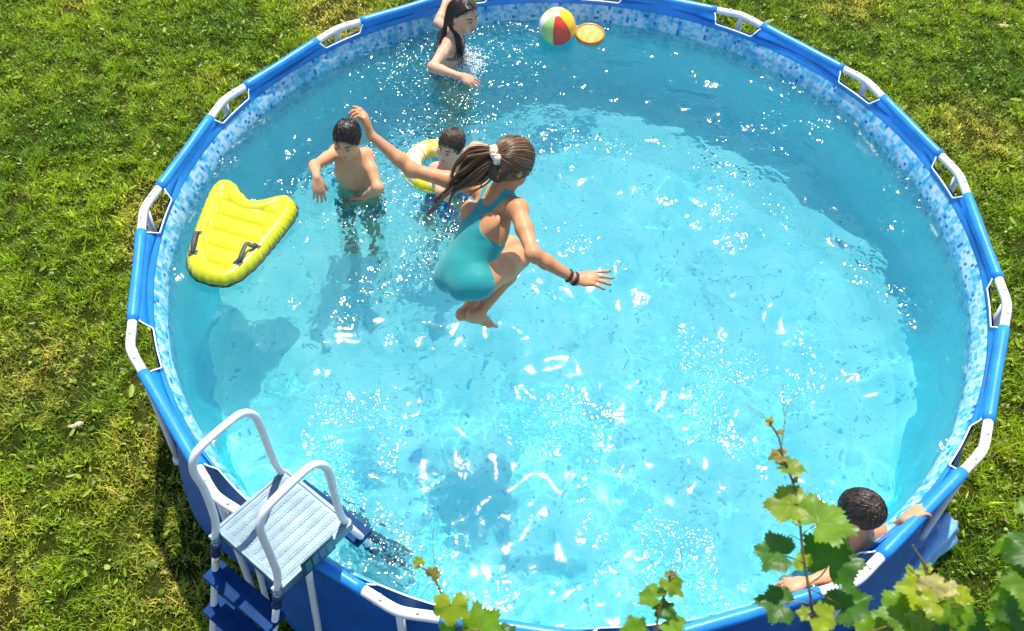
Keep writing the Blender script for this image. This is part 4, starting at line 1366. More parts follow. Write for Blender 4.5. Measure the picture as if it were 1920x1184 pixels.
# ================================================================ pool ladder
def make_ladder():
    zp = RIM+.15
    K = lambda x, y: (330+x/2.7915, 760+y/2.7915)
    Q = [bp(*K(230, 630), zp), bp(*K(560, 355), zp), bp(*K(925, 600), zp), bp(*K(540, 970), zp)]
    c = sum(Q)/4; e1 = (Q[1]-Q[0]+Q[2]-Q[3])/4; e2 = (Q[3]-Q[0]+Q[2]-Q[1])/4    # half axes: e1 towards the pool, e2 to the right
    root = thing('pool_ladder', 'A-frame pool ladder with grey platform, two white handrails and blue steps', 'ladder', (c[0], c[1], 0))
    up = np.array([0, 0, 1.0])
    t = NT('galvanised_tread'); o = t.obj()
    n = t.noise(14, 4); d1 = unit(e2); d2 = unit(e1)
    t.set(Base_Color=t.ramp(n, [(.3, (.08, .15, .20)), (.55, (.13, .21, .26)), (.75, (.19, .27, .32))]), Roughness=.42, Metallic=.15)
    M_plat = t.m
    t = NT('tread_rib'); t.set(Base_Color=t.ramp(t.noise(90, 2), [(.4, (.13, .19, .22)), (.6, (.24, .30, .33))]), Roughness=.4); M_rib = t.m
    M_step = varied('navy_step', (.001, .032, .13), .5, .2, 12, .1, 90, .08)
    M_col = varied('dark_collar', (.012, .03, .085), .35, .2)
    M_clamp = varied('teal_clamp', (.16, .27, .33), .4, .15)
    pf = MB().box(c-up*.018, e1*.985, e2*.985, up*.018).build('platform', M_plat, root, False)
    lp = MB()
    for s in (-1, 1):
        lp.box(c+e1*s-up*.021, e1/np.linalg.norm(e1)*.008, e2*1.02, up*.026)
        lp.box(c+e2*s-up*.0215, e2/np.linalg.norm(e2)*.008, e1*1.01, up*.0255)
    lp.build('platform_edge', M_plat, pf, False)
    rb = MB()
    for i in range(9):
        for k in range(34):
            q = c+e2*(-.86+1.72*i/8)+e1*(-.86+1.72*k/33)
            for s in (-1, 1): rb.box(q+d1*.006*s+up*.0012, unit(d2+d1*.8*s)*.0048, unit(d1-d2*.8*s)*.0016, up*.0014)
    rb.build('grip_pattern', M_rib, pf, False)
    def onplane(px, py, A, nrm):
        d = _fw+_rt*(px-960)/1779.70423-_up*(py-592)/1779.70423
        return CAMP+d*(((A-CAMP)@nrm)/(d@nrm))
    rails = ([(205, 690), (204, 600), (150, 445), (92, 345), (98, 265), (155, 195), (300, 72), (355, 42), (405, 52), (437, 100), (490, 235), (522, 312), (556, 345)],
             [(530, 960), (530, 882), (490, 772), (442, 655), (447, 597), (487, 525), (600, 412), (695, 328), (745, 311), (790, 332), (818, 420), (848, 535), (868, 586), (892, 605)])
    ends = []
    for r in rails:
        A = bp(*K(*r[0]), zp-.02); B = bp(*K(*r[-1]), zp-.0)
        nrm = unit(np.cross(B-A, up))
        p = [onplane(*K(*q), A, nrm) for q in r]
        p[0] = p[0]*[1, 1, 0]+[0, 0, zp-.02]; p[-1] = p[-1]*[1, 1, 0]+[0, 0, zp-.02]
        hr = MB().tube(spline(p, 6), .0158, 16).build('handrail', M_white, root)
        ends.append((p[0], p[-1]))
        for q, dz in ((p[0], .03), (p[-1], .03)):
            for k in range(2):
                b = q+up*(dz-.045*k)-unit(e1)*.016; MB().ball(b, (.0075, .0075, .007), 10, 6).build('bolt', M_bolt, hr)
            MB().tube([q-up*.035, q-up*.034, q+up*.008, q+up*.009], [.0165, .0205, .0205, .0165], 16).build('clamp', M_clamp, hr)
    (F1, B1), (F2, B2) = ends
    out = -unit(e1)
    def leg(a, b, nm, par=root, collar=True):
        a = a-up*.02; l = MB().tube(np.linspace(a, b, 8), .0155, 14).build(nm, M_white, par)
        d = unit(b-a)
        if collar:
            MB().tube([a+d*.025, a+d*.028, a+d*.05, a+d*.055, a+d*.08, a+d*.085, a+d*.1, a+d*.103], [.016, .022, .022, .0195, .0195, .022, .022, .016], 16).build('collar', M_col, l)
        MB().tube([b, b+d*.012], [.021, .019], 12).build('foot_cap', M_col, l)
        return l
    fF1 = F1*[1, 1, 0]+out*.36; fF2 = F2*[1, 1, 0]+out*.36
    fB1 = B1*[1, 1, 0]-out*.30; fB2 = B2*[1, 1, 0]-out*.30
    up_ = [0, 0, .02]
    l1 = leg(F1, fF1+up_, 'leg'); leg(F2, fF2+up_, 'leg')
    leg(B1, fB1+[0, 0, .035], 'leg', collar=False); leg(B2, fB2+[0, 0, .035], 'leg', collar=False)
    # second pair of outer legs, close to the pool wall
    for A, Bk in ((F1, B1), (F2, B2)):
        a = A*.60+Bk*.40; leg(a-up*.02, a*[1, 1, 0]+out*.10+[0, 0, .02], 'support_leg', collar=False)
    def step(A, B, fa, fb, z, wd=.05):
        ta = (A[2]-z)/(A[2]); a = A+(fa-A)*ta; b = B+(fb-B)*ta
        e = (b-a)/2; m = (a+b)/2; d = unit(np.cross(e, up))
        s = MB().box(m, e*1.09, d*wd, up*.013).build('step', M_step, root, False)
        mb = MB()
        for k in range(26):
            for j in range(2): mb.box(m+e*(-.75+1.5*k/25)+d*(wd*(.25-.5*j))+up*.0138, unit(e)*.006, d*.0016+unit(e)*.004, up*.0012)
        mb.build('grip_rib', M_step, s, False)
    for z in (.98, .74, .5, .26): step(F1, F2, fF1, fF2, z)
    for z in (.985, .72, .46, .22): step(B1, B2, fB1, fB2, z, .045)
    # warning sticker and name plate
    d = unit(fF1-F1); q = F1-up*.02+d*.125
    st = MB().tube([q, q+d*.045], .0162, 16, False).build('yellow_sticker', varied('sticker_yellow', (.66, .46, .01), .5, .1), l1)
    MB().tube([q+d*.008, q+d*.011], .0165, 16, False).build('sticker_line', M_col, st)
    m = c+e2*1.0-e1*.02; f = unit(e2)
    pl = MB().box(m+f*.014+up*.010-e1*.0, e1*.46, f*.003, up*.058).build('sign_plate', varied('sign_teal', (.012, .085, .12), .35, .2, 8), root, False)
    M_ln = varied('sign_print', (.08, .20, .25), .4, .1)
    for k in range(4):
        w = e1*(.31-.2*k)
        MB().box(m+f*.0178+up*.010+w, e1*.075, f*.0008, up*.038).build('sign_panel', M_ln, pl, False)
    return root
ladder = make_ladder()

# ================================================================ folded cover by the right leg
def make_cover():
    root = thing('pool_cover', 'folded light blue plastic cover lying behind the right pool leg', 'cover', bp(1720, 1050, 0)*[1, 1, 0])
    t = NT('pale_blue_sheet'); t.set(Base_Color=t.ramp(t.noise(5, 4), [(.3, (.13, .33, .58)), (.7, (.24, .47, .68))]), Roughness=.3); t.bump(t.noise(14, 4), .5, .02)
    w = spline([bp(1772, 988, .11), bp(1748, 1012, .13), bp(1716, 1050, .14), bp(1690, 1090, .13), bp(1655, 1135, .12), bp(1620, 1180, .10)], 10)
    V, F = tube(w, .1, 28, False); n = len(w); V = V.reshape(n, 28, 3); cen = w[:, None, :]
    rs = np.random.RandomState(6)
    a = np.arange(28)*2*math.pi/28; i = np.arange(n)[:, None]
    sc = .82+.14*np.sin(3*a+i*.09)+.10*np.sin(5*a-i*.16+1)+.06*np.sin(9*a+i*.23)
    V = cen+(V-cen)*sc[..., None]; V[..., 2] = np.maximum(V[..., 2], .004)
    mk('folded_sheet', V.reshape(-1, 3), F, t.m, root)
    # layers showing at the open end
    t2 = NT('pale_sheet_end'); t2.set(Base_Color=t2.ramp(t2.noise(9, 3), [(.3, (.42, .56, .66)), (.7, (.62, .70, .74))]), Roughness=.4)
    d = unit(w[0]-w[2])
    for k in range(4):
        r = .078-.017*k
        q = [w[0]+d*(.004+.012*math.sin(b*2+k))+_rt*r*math.cos(b)*.8+np.array([0, 0, 1])*r*math.sin(b)*.9 for b in np.linspace(.2, 5.9, 26)]
        V = []; F = []
        for j, p in enumerate(q): V += [p, p-d*.10]
        F = [(2*j, 2*j+1, 2*j+3, 2*j+2) for j in range(len(q)-1)]
        mk('sheet_layer', V, F, t2.m, root)
    return root
cover = make_cover()

# ================================================================ grapevine shoots in front
def leaf_mat(name, c, vein, trans=.5, var=.25):
    t = NT(name)
    uv = t.uv(); sx = t.node('ShaderNodeSeparateXYZ', {0: uv})
    n = t.noise(28, 4); n2 = t.noise(9, 2)
    a = tuple(q*(1-var) for q in c); b = tuple(min(1, q*(1+var)) for q in c)
    col = t.ramp(n2, [(.3, a), (.7, b)])
    col = t.mix(t.math('MULTIPLY', n, .35), col, tuple(q*.6 for q in c))
    v = t.ramp(sx.outputs[0], [(.55, (0, 0, 0)), (.95, (1, 1, 1))])
    col = t.mix(t.math('MULTIPLY', v, .7), col, vein)
    t.set(Base_Color=col, Roughness=t.math('MULTIPLY_ADD', n, .25, .32))
    t.bump(t.math('ADD', t.math('MULTIPLY', sx.outputs[0], -.6), n), .35, .004)
    tr = t.node('ShaderNodeBsdfTranslucent', {'Color': t.mix(.0, col, col)})
    hv = t.node('ShaderNodeHueSaturation', {'Saturation': 1.15, 'Value': 2.1, 'Color': col}); t.t.links.new(hv.outputs[0], tr.inputs['Color'])
    mx = t.node('ShaderNodeMixShader', {0: trans, 1: t.b.outputs[0], 2: tr.outputs[0]})
    t.t.links.new(mx.outputs[0], t.out.inputs[0])
    return t.m
LEAFM = {'g': leaf_mat('vine_leaf_green', (.16, .29, .010), (.28, .38, .04), .5), 'd': leaf_mat('vine_leaf_dark', (.050, .14, .010), (.11, .21, .02), .40),
         'y': leaf_mat('vine_leaf_young', (.33, .39, .022), (.42, .43, .08), .5), 'p': leaf_mat('vine_leaf_pale', (.46, .40, .15), (.50, .38, .20), .45),
         'r': leaf_mat('vine_leaf_reddish', (.25, .19, .025), (.26, .18, .04), .45), 'b': leaf_mat('vine_leaf_bronze', (.20, .26, .014), (.26, .28, .03), .45)}
M_stem = varied('vine_stem', (.10, .085, .02), .5, .35, 60, .3, 200)
M_petiole = varied('vine_petiole', (.16, .10, .035), .5, .3, 60)
M_tendril = varied('vine_tendril', (.20, .15, .05), .5, .3, 60)

def leaf_mesh(base, tip, normal, width, rs, fold=.25, curl=.3):
    """a five-lobed, saw-edged blade with raised veins; base: where the stalk joins"""
    L = np.linalg.norm(tip-base); d = (tip-base)/L
    n = unit(normal-d*(normal@d)); l = np.cross(n, d)
    lob = [(0, 1.0, .50), (56, .90, .46), (-56, .90, .46), (112, .76, .52), (-112, .76, .52)]
    lob = [(a+rs.uniform(-5, 5), r*rs.uniform(.92, 1.06), w) for a, r, w in lob]
    na, nr = 169, 8
    A = np.linspace(-168, 168, na)
    R = np.zeros(na)+.50
    for a, r, w in lob:
        R = np.maximum(R, r*np.exp(-np.abs((A-a)/(w*57.3))**2.7))
    R = np.maximum(R, .78-.16*np.abs(A)/168)
    saw = ((A*.098+.3) % 1.0); R = R*(1+.13*(1-np.abs(2*saw-1))-.06)*(1+.03*rs.randn(na).cumsum()/12)
    R = R*np.clip((180-np.abs(A))/30, .35, 1)
    V = []; UV = []
    p1, p2 = rs.uniform(0, 6, 2)
    for k in range(nr+1):
        f = (k/nr)
        for i in range(na):
            a = math.radians(A[i]); r = f*R[i]
            x = r*math.cos(a); y = r*math.sin(a)*width
            vd = min(abs((A[i]-q[0]+180) % 360-180) for q in lob)*math.pi/180*max(r, .02)
            ve = math.exp(-(vd/.022)**2)*(1-.6*f)
            h = fold*abs(y)*.6-curl*(x*x*.35+y*y*.5)+.05*math.sin(7*x+p1)*f+.045*math.sin(9*y+p2)*f-.018*ve
            h += .035*math.cos(6*a+p1)*f*f
            V.append(base+(d*x+l*y+n*h)*L); UV.append((ve, f))
    F = []
    for k in range(nr):
        for i in range(na-1):
            a = k*na+i; F.append((a, a+1, a+na+1, a+na))
    return V, F, UV

def shoot(name_label, stem, leaves, tendrils, seed, group='grapevine shoots in the foreground', rad=(.0042, .0016), below=None):
    rs = np.random.RandomState(seed)
    S3 = [ray(*p) for p in stem]
    if below is not None: S3 = [ray(*p) for p in below]+S3
    path = spline(S3, 8)
    root = thing('grapevine_shoot', name_label, 'vine', S3[0], group)
    m = len(path); r = np.linspace(rad[0], rad[1], m)*(1+.22*np.clip(np.sin(np.arange(m)*2*math.pi/8), .6, 1))
    MB().tube(path, r, 8).build('stem', M_stem, root)
    for (at, b, tp, t, mat, w, kw) in leaves:
        B = ray(*b, t); T = B+(ray(*tp, t+kw.get('dt', 0))-B)*kw.get('sc', .82)
        nrm = unit(CAMP-B)*kw.get('f', .75)+np.array([0, 0, 1])*.5+_rt*kw.get('rx', 0)+_up*kw.get('ux', 0)
        V, F, UV = leaf_mesh(B, T, nrm, w, rs, kw.get('fold', .25), kw.get('curl', .3))
        lf = mk('leaf', V, F, LEAFM[mat], root, uv=UV)
        if at is not None:
            q = path[np.argmin([np.hypot(*(np.array(prj(p))-at)) for p in path])]
            MB().tube(spline([q, (q+B)/2+rs.randn(3)*.004, B], 6), [.0019]*12+[.0014], 6).build('leaf_stalk', M_petiole, lf)
    for td in tendrils:
        p = spline([ray(*q) for q in td], 8)
        MB().tube(p, np.linspace(.0011, .0005, len(p)), 5).build('tendril', M_tendril, root)
    return root
c6 = lambda x, y: (1360+x/2.552, 720+y/2.552)
c7 = lambda x, y: (620+x/2.4615, 1000+y/2.4615)
def LV(c, at, b, tp, t, mat, w=1.0, **kw):
    return (np.array(c(*at)) if at is not None else None, c(*b), c(*tp), t, mat, w, kw)
T0 = 2.3
shoot('tall grapevine shoot with dark lobed leaves rising before the corner boy',
      [(*c6(425, 1100), T0+.02), (*c6(400, 980), T0), (*c6(372, 810), T0), (*c6(352, 625), T0), (*c6(326, 480), T0), (*c6(282, 372), T0), (*c6(264, 288), T0), (*c6(248, 240), T0), (*c6(216, 192), T0)],
      [LV(c6, (338, 590), (318, 582), (150, 585), T0-.01, 'b', 1.0, ux=.5, fold=.5, dt=.03), LV(c6, (372, 745), (447, 668), (592, 572), T0, 'g', 1.15, ux=.7, fold=.5, dt=.05),
       LV(c6, (398, 965), (500, 856), (580, 690), T0+.02, 'd', 1.25, ux=.3, fold=.35), LV(c6, (372, 860), (258, 815), (92, 790), T0, 'd', 1.15, ux=.5, fold=.4, dt=.03),
       LV(c6, (372, 860), (372, 858), (345, 800), T0, 'y', 1.2, fold=.5), LV(c6, (400, 1060), (266, 1060), (120, 1035), T0+.01, 'd', 1.1, ux=.4, fold=.35),
       LV(c6, (272, 350), (270, 345), (188, 362), T0, 'r', .8, ux=.8, fold=.6), LV(c6, (284, 385), (298, 402), (430, 420), T0, 'b', .62, ux=.9, fold=.6),
       LV(c6, (262, 240), (262, 232), (292, 222), T0, 'r', 1.0, ux=.6), LV(c6, (212, 195), (212, 188), (186, 168), T0, 'p', 1.0), LV(c6, (212, 190), (214, 180), (224, 150), T0, 'y', .9),
       LV(c6, (405, 970), (572, 1075), (735, 990), T0+.04, 'd', .9, ux=.8, fold=.7), LV(c6, (415, 1100), (385, 1100), (330, 1000+90), T0, 'y', 1.0), LV(c6, (420, 1120), (455, 1120), (550, 1165), T0, 'y', 1.2),
       LV(c6, (322, 470), (335, 462), (352, 440), T0, 'b', .8)],
      [[(*c6(268, 300), T0), (*c6(282, 180), T0), (*c6(277, 60), T0), (*c6(280, -10), T0)], [(*c6(286, 190), T0), (*c6(300, 100), T0), (*c6(345, 45), T0)],
       [(*c6(218, 195), T0), (*c6(160, 135), T0), (*c6(80, 88), T0)], [(*c6(250, 250), T0), (*c6(205, 190), T0), (*c6(110, 110), T0)],
       [(*c6(350, 610), T0), (*c6(380, 540), T0), (*c6(412, 485), T0)], [(*c6(360, 748), T0), (*c6(310, 725), T0), (*c6(300, 760), T0), (*c6(330, 800), T0)]],
      21, below=[(1600, 1560, 2.4), (1560, 1340, 2.36), (1538, 1220, 2.33)])
T1 = 2.25
shoot('low grapevine shoot with large yellow leaf at the left end of the near rim',
      [(*c7(582, 440), T1), (*c7(556, 360), T1), (*c7(522, 300), T1), (*c7(475, 205), T1), (*c7(440, 170), T1), (*c7(400, 150), T1)],
      [LV(c7, (540, 320), (556, 332), (556, 460), T1-.03, 'y', 1.05, ux=-.2, fold=.12, f=1.2), LV(c7, (582, 430), (690, 450), (800, 335), T1, 'g', 1.1, ux=.4, fold=.3),
       LV(c7, (590, 470), (800, 470), (870, 425), T1, 'd', 1.0, ux=.4), LV(c7, (475, 200), (470, 192), (500, 150), T1, 'r', 1.2), LV(c7, (420, 155), (410, 140), (390, 100), T1, 'y', 1.0),
       LV(c7, (580, 440), (560, 455), (480, 500), T1-.01, 'g', 1.0)],
      [[(*c7(470, 195), T1), (*c7(380, 160), T1), (*c7(280, 152), T1)], [(*c7(480, 140), T1), (*c7(470, 40), T1), (*c7(478, -30), T1)], [(*c7(400, 120), T1), (*c7(370, 90), T1)]],
      22, below=[(1010, 1560, 2.4), (930, 1340, 2.33), (880, 1240, 2.28)])
T2 = 2.3
shoot('small grapevine shoot with four leaves rising at the middle of the near rim',
      [(*c7(1506, 460), T2), (*c7(1512, 380), T2), (*c7(1535, 300), T2), (*c7(1558, 235), T2), (*c7(1570, 195), T2)],
      [LV(c7, (1508, 345), (1496, 296), (1400, 268), T2, 'g', .95, ux=.9, fold=.5, dt=.04), LV(c7, (1560, 225), (1566, 226), (1645, 306), T2, 'b', .7, ux=.2, fold=.5), LV(c7, (1512, 440), (1555, 405), (1665, 405), T2+.02, 'g', 1.0, ux=.7, fold=.4, dt=.03),
       LV(c7, (1505, 470), (1405, 450), (1372, 360), T2, 'g', 1.1, ux=.5, fold=.3), LV(c7, (1568, 195), (1566, 194), (1535, 192), T2, 'r', .8), LV(c7, (1568, 195), (1570, 194), (1590, 186), T2, 'r', .8),
       LV(c7, (1512, 390), (1522, 352), (1600, 322), T2+.01, 'd', .9, ux=.5)],
      [[(*c7(1575, 190), T2), (*c7(1620, 160), T2), (*c7(1612, 60), T2)], [(*c7(1560, 230), T2), (*c7(1572, 180), T2), (*c7(1570, 110), T2)], [(*c7(1500, 460), T2), (*c7(1490, 430), T2), (*c7(1500, 400), T2)]],
      23, below=[(1330, 1560, 2.4), (1270, 1340, 2.35), (1238, 1230, 2.32)])
T3 = 2.05
shoot('thick grapevine growth of yellow-green young leaves in the bottom right corner',
      [(*c6(1000, 1210), T3), (*c6(985, 1080), T3), (*c6(970, 960), T3), (*c6(960, 880), T3), (*c6(925, 820), T3), (*c6(905, 790), T3)],
      [LV(c6, (975, 1000), (935, 985), (800, 955), T3, 'y', 1.2, ux=.3), LV(c6, (970, 960), (985, 975), (1010, 890), T3-.02, 'p', 1.2), LV(c6, (980, 1000), (1040, 960), (1000, 1010), T3-.02, 'p', 1.0), LV(c6, (985, 1060), (1090, 1015), (1185, 975), T3, 'p', 1.0, ux=.3),
       LV(c6, (990, 1080), (1130, 1010), (1200, 1045), T3-.02, 'y', 1.0), LV(c6, (985, 1080), (860, 1090), (700, 1110), T3+.03, 'g', 1.1, ux=.2), LV(c6, (985, 1080), (800, 1070), (735, 1010), T3+.05, 'g', 1.0, ux=.4),
       LV(c6, (990, 1100), (940, 1120), (880, 1200), T3, 'g', 1.1, f=1.1), LV(c6, (990, 1100), (1060, 1080), (1110, 1180), T3-.01, 'g', 1.2, f=1.1), LV(c6, (990, 1100), (1110, 1090), (1230, 1150), T3+.02, 'g', 1.1), LV(c6, (990, 1140), (760, 1170), (640, 1150), T3+.05, 'g', 1.0),
       LV(c6, (960, 890), (965, 885), (985, 850), T3, 'y', 1.0), LV(c6, (960, 890), (950, 880), (935, 850), T3, 'y', .9), LV(c6, (965, 920), (900, 950), (860, 905), T3+.01, 'y', .9), LV(c6, (990, 1060), (1000, 1050), (900, 1040), T3-.03, 'y', 1.1), LV(c6, (985, 1040), (1020, 1040), (1090, 960), T3+.01, 'y', 1.0),
       LV(c6, (985, 1080), (690, 1190), (600, 1120), T3+.04, 'g', 1.0), LV(c6, (990, 1150), (1000, 1150), (1010, 1060), T3+.02, 'd', 1.3), LV(c6, (990, 1150), (830, 1190), (790, 1090), T3+.06, 'd', 1.2), LV(c6, (990, 1150), (1180, 1190), (1240, 1090), T3+.05, 'd', 1.2)],
      [[(*c6(905, 790), T3), (*c6(900, 770), T3), (*c6(893, 780), T3)]], 24, rad=(.005, .002), below=[(1800, 1620, 2.2), (1765, 1400, 2.1)])
T4 = 1.95
shoot('grapevine shoot with large dark leaves cut off by the right edge',
      [(*c6(1480, 1220), T4), (*c6(1470, 1000), T4), (*c6(1475, 780), T4), (*c6(1480, 600), T4)],
      [LV(c6, (1475, 590), (1470, 590), (1365, 605), T4, 'g', .9, ux=.5), LV(c6, (1475, 770), (1470, 770), (1215, 805), T4+.03, 'g', .55, ux=.9, fold=.6, dt=.05), LV(c6, (1475, 800), (1490, 800), (1330, 850), T4-.02, 'd', 1.1, ux=.2),
       LV(c6, (1470, 1000), (1450, 960), (1290, 960), T4-.03, 'g', 1.2), LV(c6, (1470, 1000), (1440, 1010), (1250, 1050), T4, 'g', 1.0, ux=.5, fold=.5), LV(c6, (1475, 1100), (1440, 1090), (1240, 1120), T4, 'g', 1.1), LV(c6, (1475, 1150), (1400, 1180), (1250, 1200), T4+.02, 'g', 1.1),
       LV(c6, (1475, 1100), (1420, 1090), (1400, 1230), T4-.03, 'd', 1.2), LV(c6, (1470, 900), (1440, 880), (1420, 980), T4-.02, 'g', 1.2)],
      [[(*c6(1470, 780), T4), (*c6(1400, 740), T4), (*c6(1320, 720), T4)]], 25, rad=(.005, .003), below=[(1960, 1640, 2.15), (1940, 1400, 2.05)])

# ================================================================ lawn
def noise2(seed, n=512, dom=16.0, lo=.3, hi=3, p=1.0):
    rs = np.random.RandomState(seed)
    kx = np.fft.fftfreq(n, dom/n)[:, None]; ky = np.fft.fftfreq(n, dom/n)[None, :]; k = np.sqrt(kx*kx+ky*ky)+1e-6
    f = np.fft.ifft2(np.fft.fft2(rs.randn(n, n))*np.exp(-(lo/k)**4)*np.exp(-(k/hi)**4)*k**(-p)).real; f /= f.std()
    return lambda x, y: f[(np.floor((x+dom/2)/dom*n).astype(int)) % n, (np.floor((y+dom/2)/dom*n).astype(int)) % n]

def make_lawn():
    t = NT('turf_soil')
    t.set(Base_Color=t.ramp(t.noise(6, 6, rough=.65), [(.3, (.012, .018, .002)), (.55, (.028, .034, .004)), (.75, (.085, .065, .022))]), Roughness=.95)
    t.b.inputs['Specular IOR Level'].default_value = .05
    t.bump(t.noise(70, 4), .8, .02)
    g = mk('lawn', [(-60, -60, 0), (60, -60, 0), (60, 60, 0), (-60, 60, 0)], [(0, 1, 2, 3)], t.m)
    tag(g, kind='structure')
    rs = np.random.RandomState(11)
    # scatter where the lens (and a lens a step to the side) can see lawn
    N = 1700000
    x = rs.uniform(-5.6, 6.0, N); y = rs.uniform(-3.6, 5.2, N)
    R = np.hypot(x, y); ok = R > 2.24
    px, py = prj(np.stack([x, y, x*0], -1)); ok &= (px > -300) & (px < 2220) & (py > -260) & (py < 1330)
    # thin out with distance from the picture's edge and inside the pool's shadow ring
    x, y = x[ok], y[ok]
    den = noise2(1, lo=.2, hi=2.5); den2 = noise2(2, lo=.25, hi=1.2); fine = noise2(3, lo=2, hi=12)
    dn = den2(x, y); dry = np.clip((den(x, y)*.55+dn*.75-1.15)*1.1, 0, 1)
    for (ax_, ay_, ar) in ((1585, 8, .35), (1840, 255, .4), (300, 880, .45), (1815, 215, .25), (330, 1090, .3), (700, -10, .3), (60, 700, .4)):
        p = bp(ax_, ay_, 0); dry = np.maximum(dry, 1.1*np.exp(-((x-p[0])**2+(y-p[1])**2)/ar**2*1.4)*(.55+.25*fine(x, y)))
    dry = np.clip(dry, 0, 1)
    keep = rs.rand(len(x)) < np.clip(.50+.20*fine(x, y)-.2*dry, .08, .9)
    x, y, dry, dn = x[keep], y[keep], dry[keep], dn[keep]
    n = len(x)
    cl = fine(x, y)
    Lg = rs.gamma(6, .0072, n)*(1+.22*cl)*(1-.35*dry); Lg = np.clip(Lg, .015, .12)
    wd = rs.uniform(.0022, .0052, n); wd[rs.rand(n) < .07] *= 2.6
    az = rs.uniform(0, 2*math.pi, n)+.8*cl; lean = np.clip(rs.normal(.9, .35, n), .1, 1.45)
    dx, dy = np.cos(az), np.sin(az); sx, sy = -dy, dx
    V = np.zeros((n, 5, 3), np.float32)
    def put(k, f, side):
        a = lean*f**.7
        hor = Lg*f*np.sin(a); ver = Lg*f*np.cos(a*.9)
        wv = wd*side*(1, 0.9, 0)[min(2, int(f*2))]
        V[:, k, 0] = x+dx*hor+sx*wv; V[:, k, 1] = y+dy*hor+sy*wv; V[:, k, 2] = np.maximum(ver, .002+.004*f)
    put(0, 0.0, -.5); put(1, 0.0, .5); put(2, .55, .5); put(3, .55, -.5); put(4, 1.0, 0)
    b = np.arange(n)*5
    T = np.concatenate([np.stack([b, b+1, b+2], 1), np.stack([b, b+2, b+3], 1), np.stack([b+3, b+2, b+4], 1)])
    h = rs.rand(n); col = np.zeros((n, 4), np.float32); col[:, 3] = 1
    c1 = np.array([.06, .145, .003]); c2 = np.array([.26, .35, .006]); c3 = np.array([.50, .40, .09])
    mixv = np.clip(.45+.22*dn+.35*(h-.5)+.12*cl, 0, 1)[:, None]
    c = c1*(1-mixv)+c2*mixv
    dd = np.clip(dry*1.1*rs.rand(n)*1.5+(rs.rand(n) < .04)*.7, 0, 1)[:, None]
    col[:, :3] = (c*(1-dd)+c3*dd)*np.clip(rs.lognormal(.10, .40, n), .4, 2.4)[:, None]
    t = NT('grass_blade'); at = t.node('ShaderNodeAttribute', attribute_name='tint')
    t.set(Base_Color=at.outputs['Color'], Roughness=.42)
    t.b.inputs['Specular IOR Level'].default_value = .32
    hv = t.node('ShaderNodeHueSaturation', {'Saturation': 1.1, 'Value': 1.9, 'Color': at.outputs['Color']})
    tr = t.node('ShaderNodeBsdfTranslucent', {'Color': hv.outputs[0]})
    mx = t.node('ShaderNodeMixShader', {0: .4, 1: t.b.outputs[0], 2: tr.outputs[0]}); t.t.links.new(mx.outputs[0], t.out.inputs[0])
    o = mk('grass', V.reshape(-1, 3), T, t.m, smooth=False)
    a = o.data.attributes.new('tint', 'FLOAT_COLOR', 'POINT'); a.data.foreach_set('color', np.repeat(col, 5, 0).ravel())
    tag(o, kind='stuff')
    # low broad leaves: clover, plantain, dandelion
    m = 42000
    q = rs.randint(0, n, m); lx, ly = x[q]+rs.randn(m)*.012, y[q]+rs.randn(m)*.012
    sel = (np.hypot(lx, ly) > 2.26) & (fine(lx+3, ly) > -.3); lx, ly = lx[sel], ly[sel]; m = len(lx)
    s = rs.gamma(3, .0014, m)+.002; el = np.where(rs.rand(m) < .25, rs.uniform(1.6, 3.2, m), 1.0)
    az = rs.uniform(0, 6.28, m); zz = rs.uniform(.018, .055, m); tl = rs.uniform(-.5, .5, m); tb = rs.uniform(-.5, .5, m)
    K = 8; V = np.zeros((m, K, 3), np.float32)
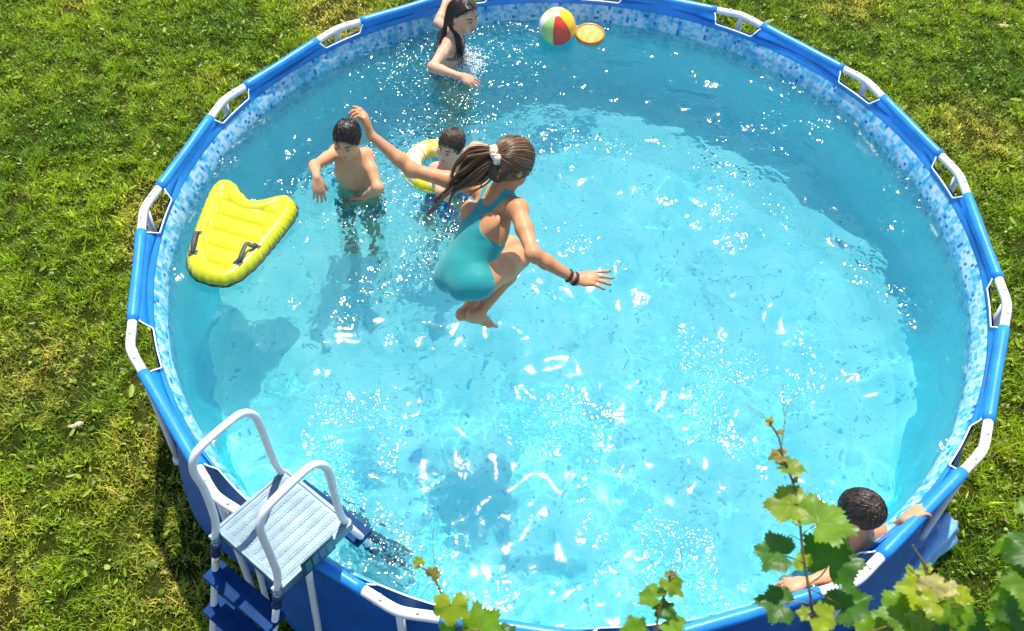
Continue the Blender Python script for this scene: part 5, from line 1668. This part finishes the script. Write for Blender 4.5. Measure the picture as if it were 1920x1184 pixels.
    for k in range(K):
        a = 2*math.pi*k/K; u = np.cos(a)*s*el; w = np.sin(a)*s
        V[:, k, 0] = lx+np.cos(az)*u-np.sin(az)*w; V[:, k, 1] = ly+np.sin(az)*u+np.cos(az)*w; V[:, k, 2] = np.maximum(zz+u*tl*.6+w*tb*.6-.15*np.abs(w), .004)
    b = np.arange(m)*K
    T = np.concatenate([np.stack([b, b+k, b+k+1], 1) for k in range(1, K-1)])
    col = np.ones((m, 4), np.float32); g0 = np.array([.06, .15, .004]); g1 = np.array([.34, .42, .02]); mv = rs.rand(m)[:, None]
    col[:, :3] = g0*(1-mv)+g1*mv
    br = rs.rand(m) < .012; col[br, :3] = (.24, .15, .07)
    o2 = mk('clover', V.reshape(-1, 3), T, t.m, smooth=False)
    a = o2.data.attributes.new('tint', 'FLOAT_COLOR', 'POINT'); a.data.foreach_set('color', np.repeat(col, K, 0).ravel())
    tag(o2, kind='stuff')
    print('blades', n, 'broad', m)
make_lawn()

# small things lying in the grass
def debris(name, label, cat, px, py, ln, wd, ang, mat, seed):
    rs = np.random.RandomState(seed); c = bp(px, py, .045)
    root = c; u = np.array([math.cos(ang), math.sin(ang), .12]); v = np.array([-math.sin(ang), math.cos(ang), .2])
    V = []; F = []; n, m = 12, 6
    for lay in (1, -1):
        for i in range(n+1):
            t = i/n*2-1; w = wd*(1-.75*abs(t)**3)*(1+.25*rs.randn())
            for j in range(m+1):
                q = j/m*2-1
                V.append(c+u*ln*t+v*w*q+np.array([0, 0, .006*(1-q*q)+.004*math.sin(5*t)+lay*.0012*(1-abs(q)**4)]))
    k = (n+1)*(m+1)
    for i in range(n):
        for j in range(m):
            a = i*(m+1)+j; F += [(a, a+1, a+m+2, a+m+1), (k+a, k+a+m+1, k+a+m+2, k+a+1)]
    o = mk(name, V, F, mat); return tag(o, label, cat)
M_chip = varied('pale_bark', (.55, .45, .33), .8, .3, 60, .5, 150)
debris('bark_chip', 'pale chip of bark lying in the lawn left of the pool', 'bark chip', 142, 797, .045, .012, .45, M_chip, 1)
debris('dry_leaf', 'curled tan dry leaf lying on the lawn in the top right corner', 'leaf', 1881, 48, .045, .018, -.2, varied('dry_leaf_tan', (.42, .28, .14), .7, .3, 50, .4, 120), 2)
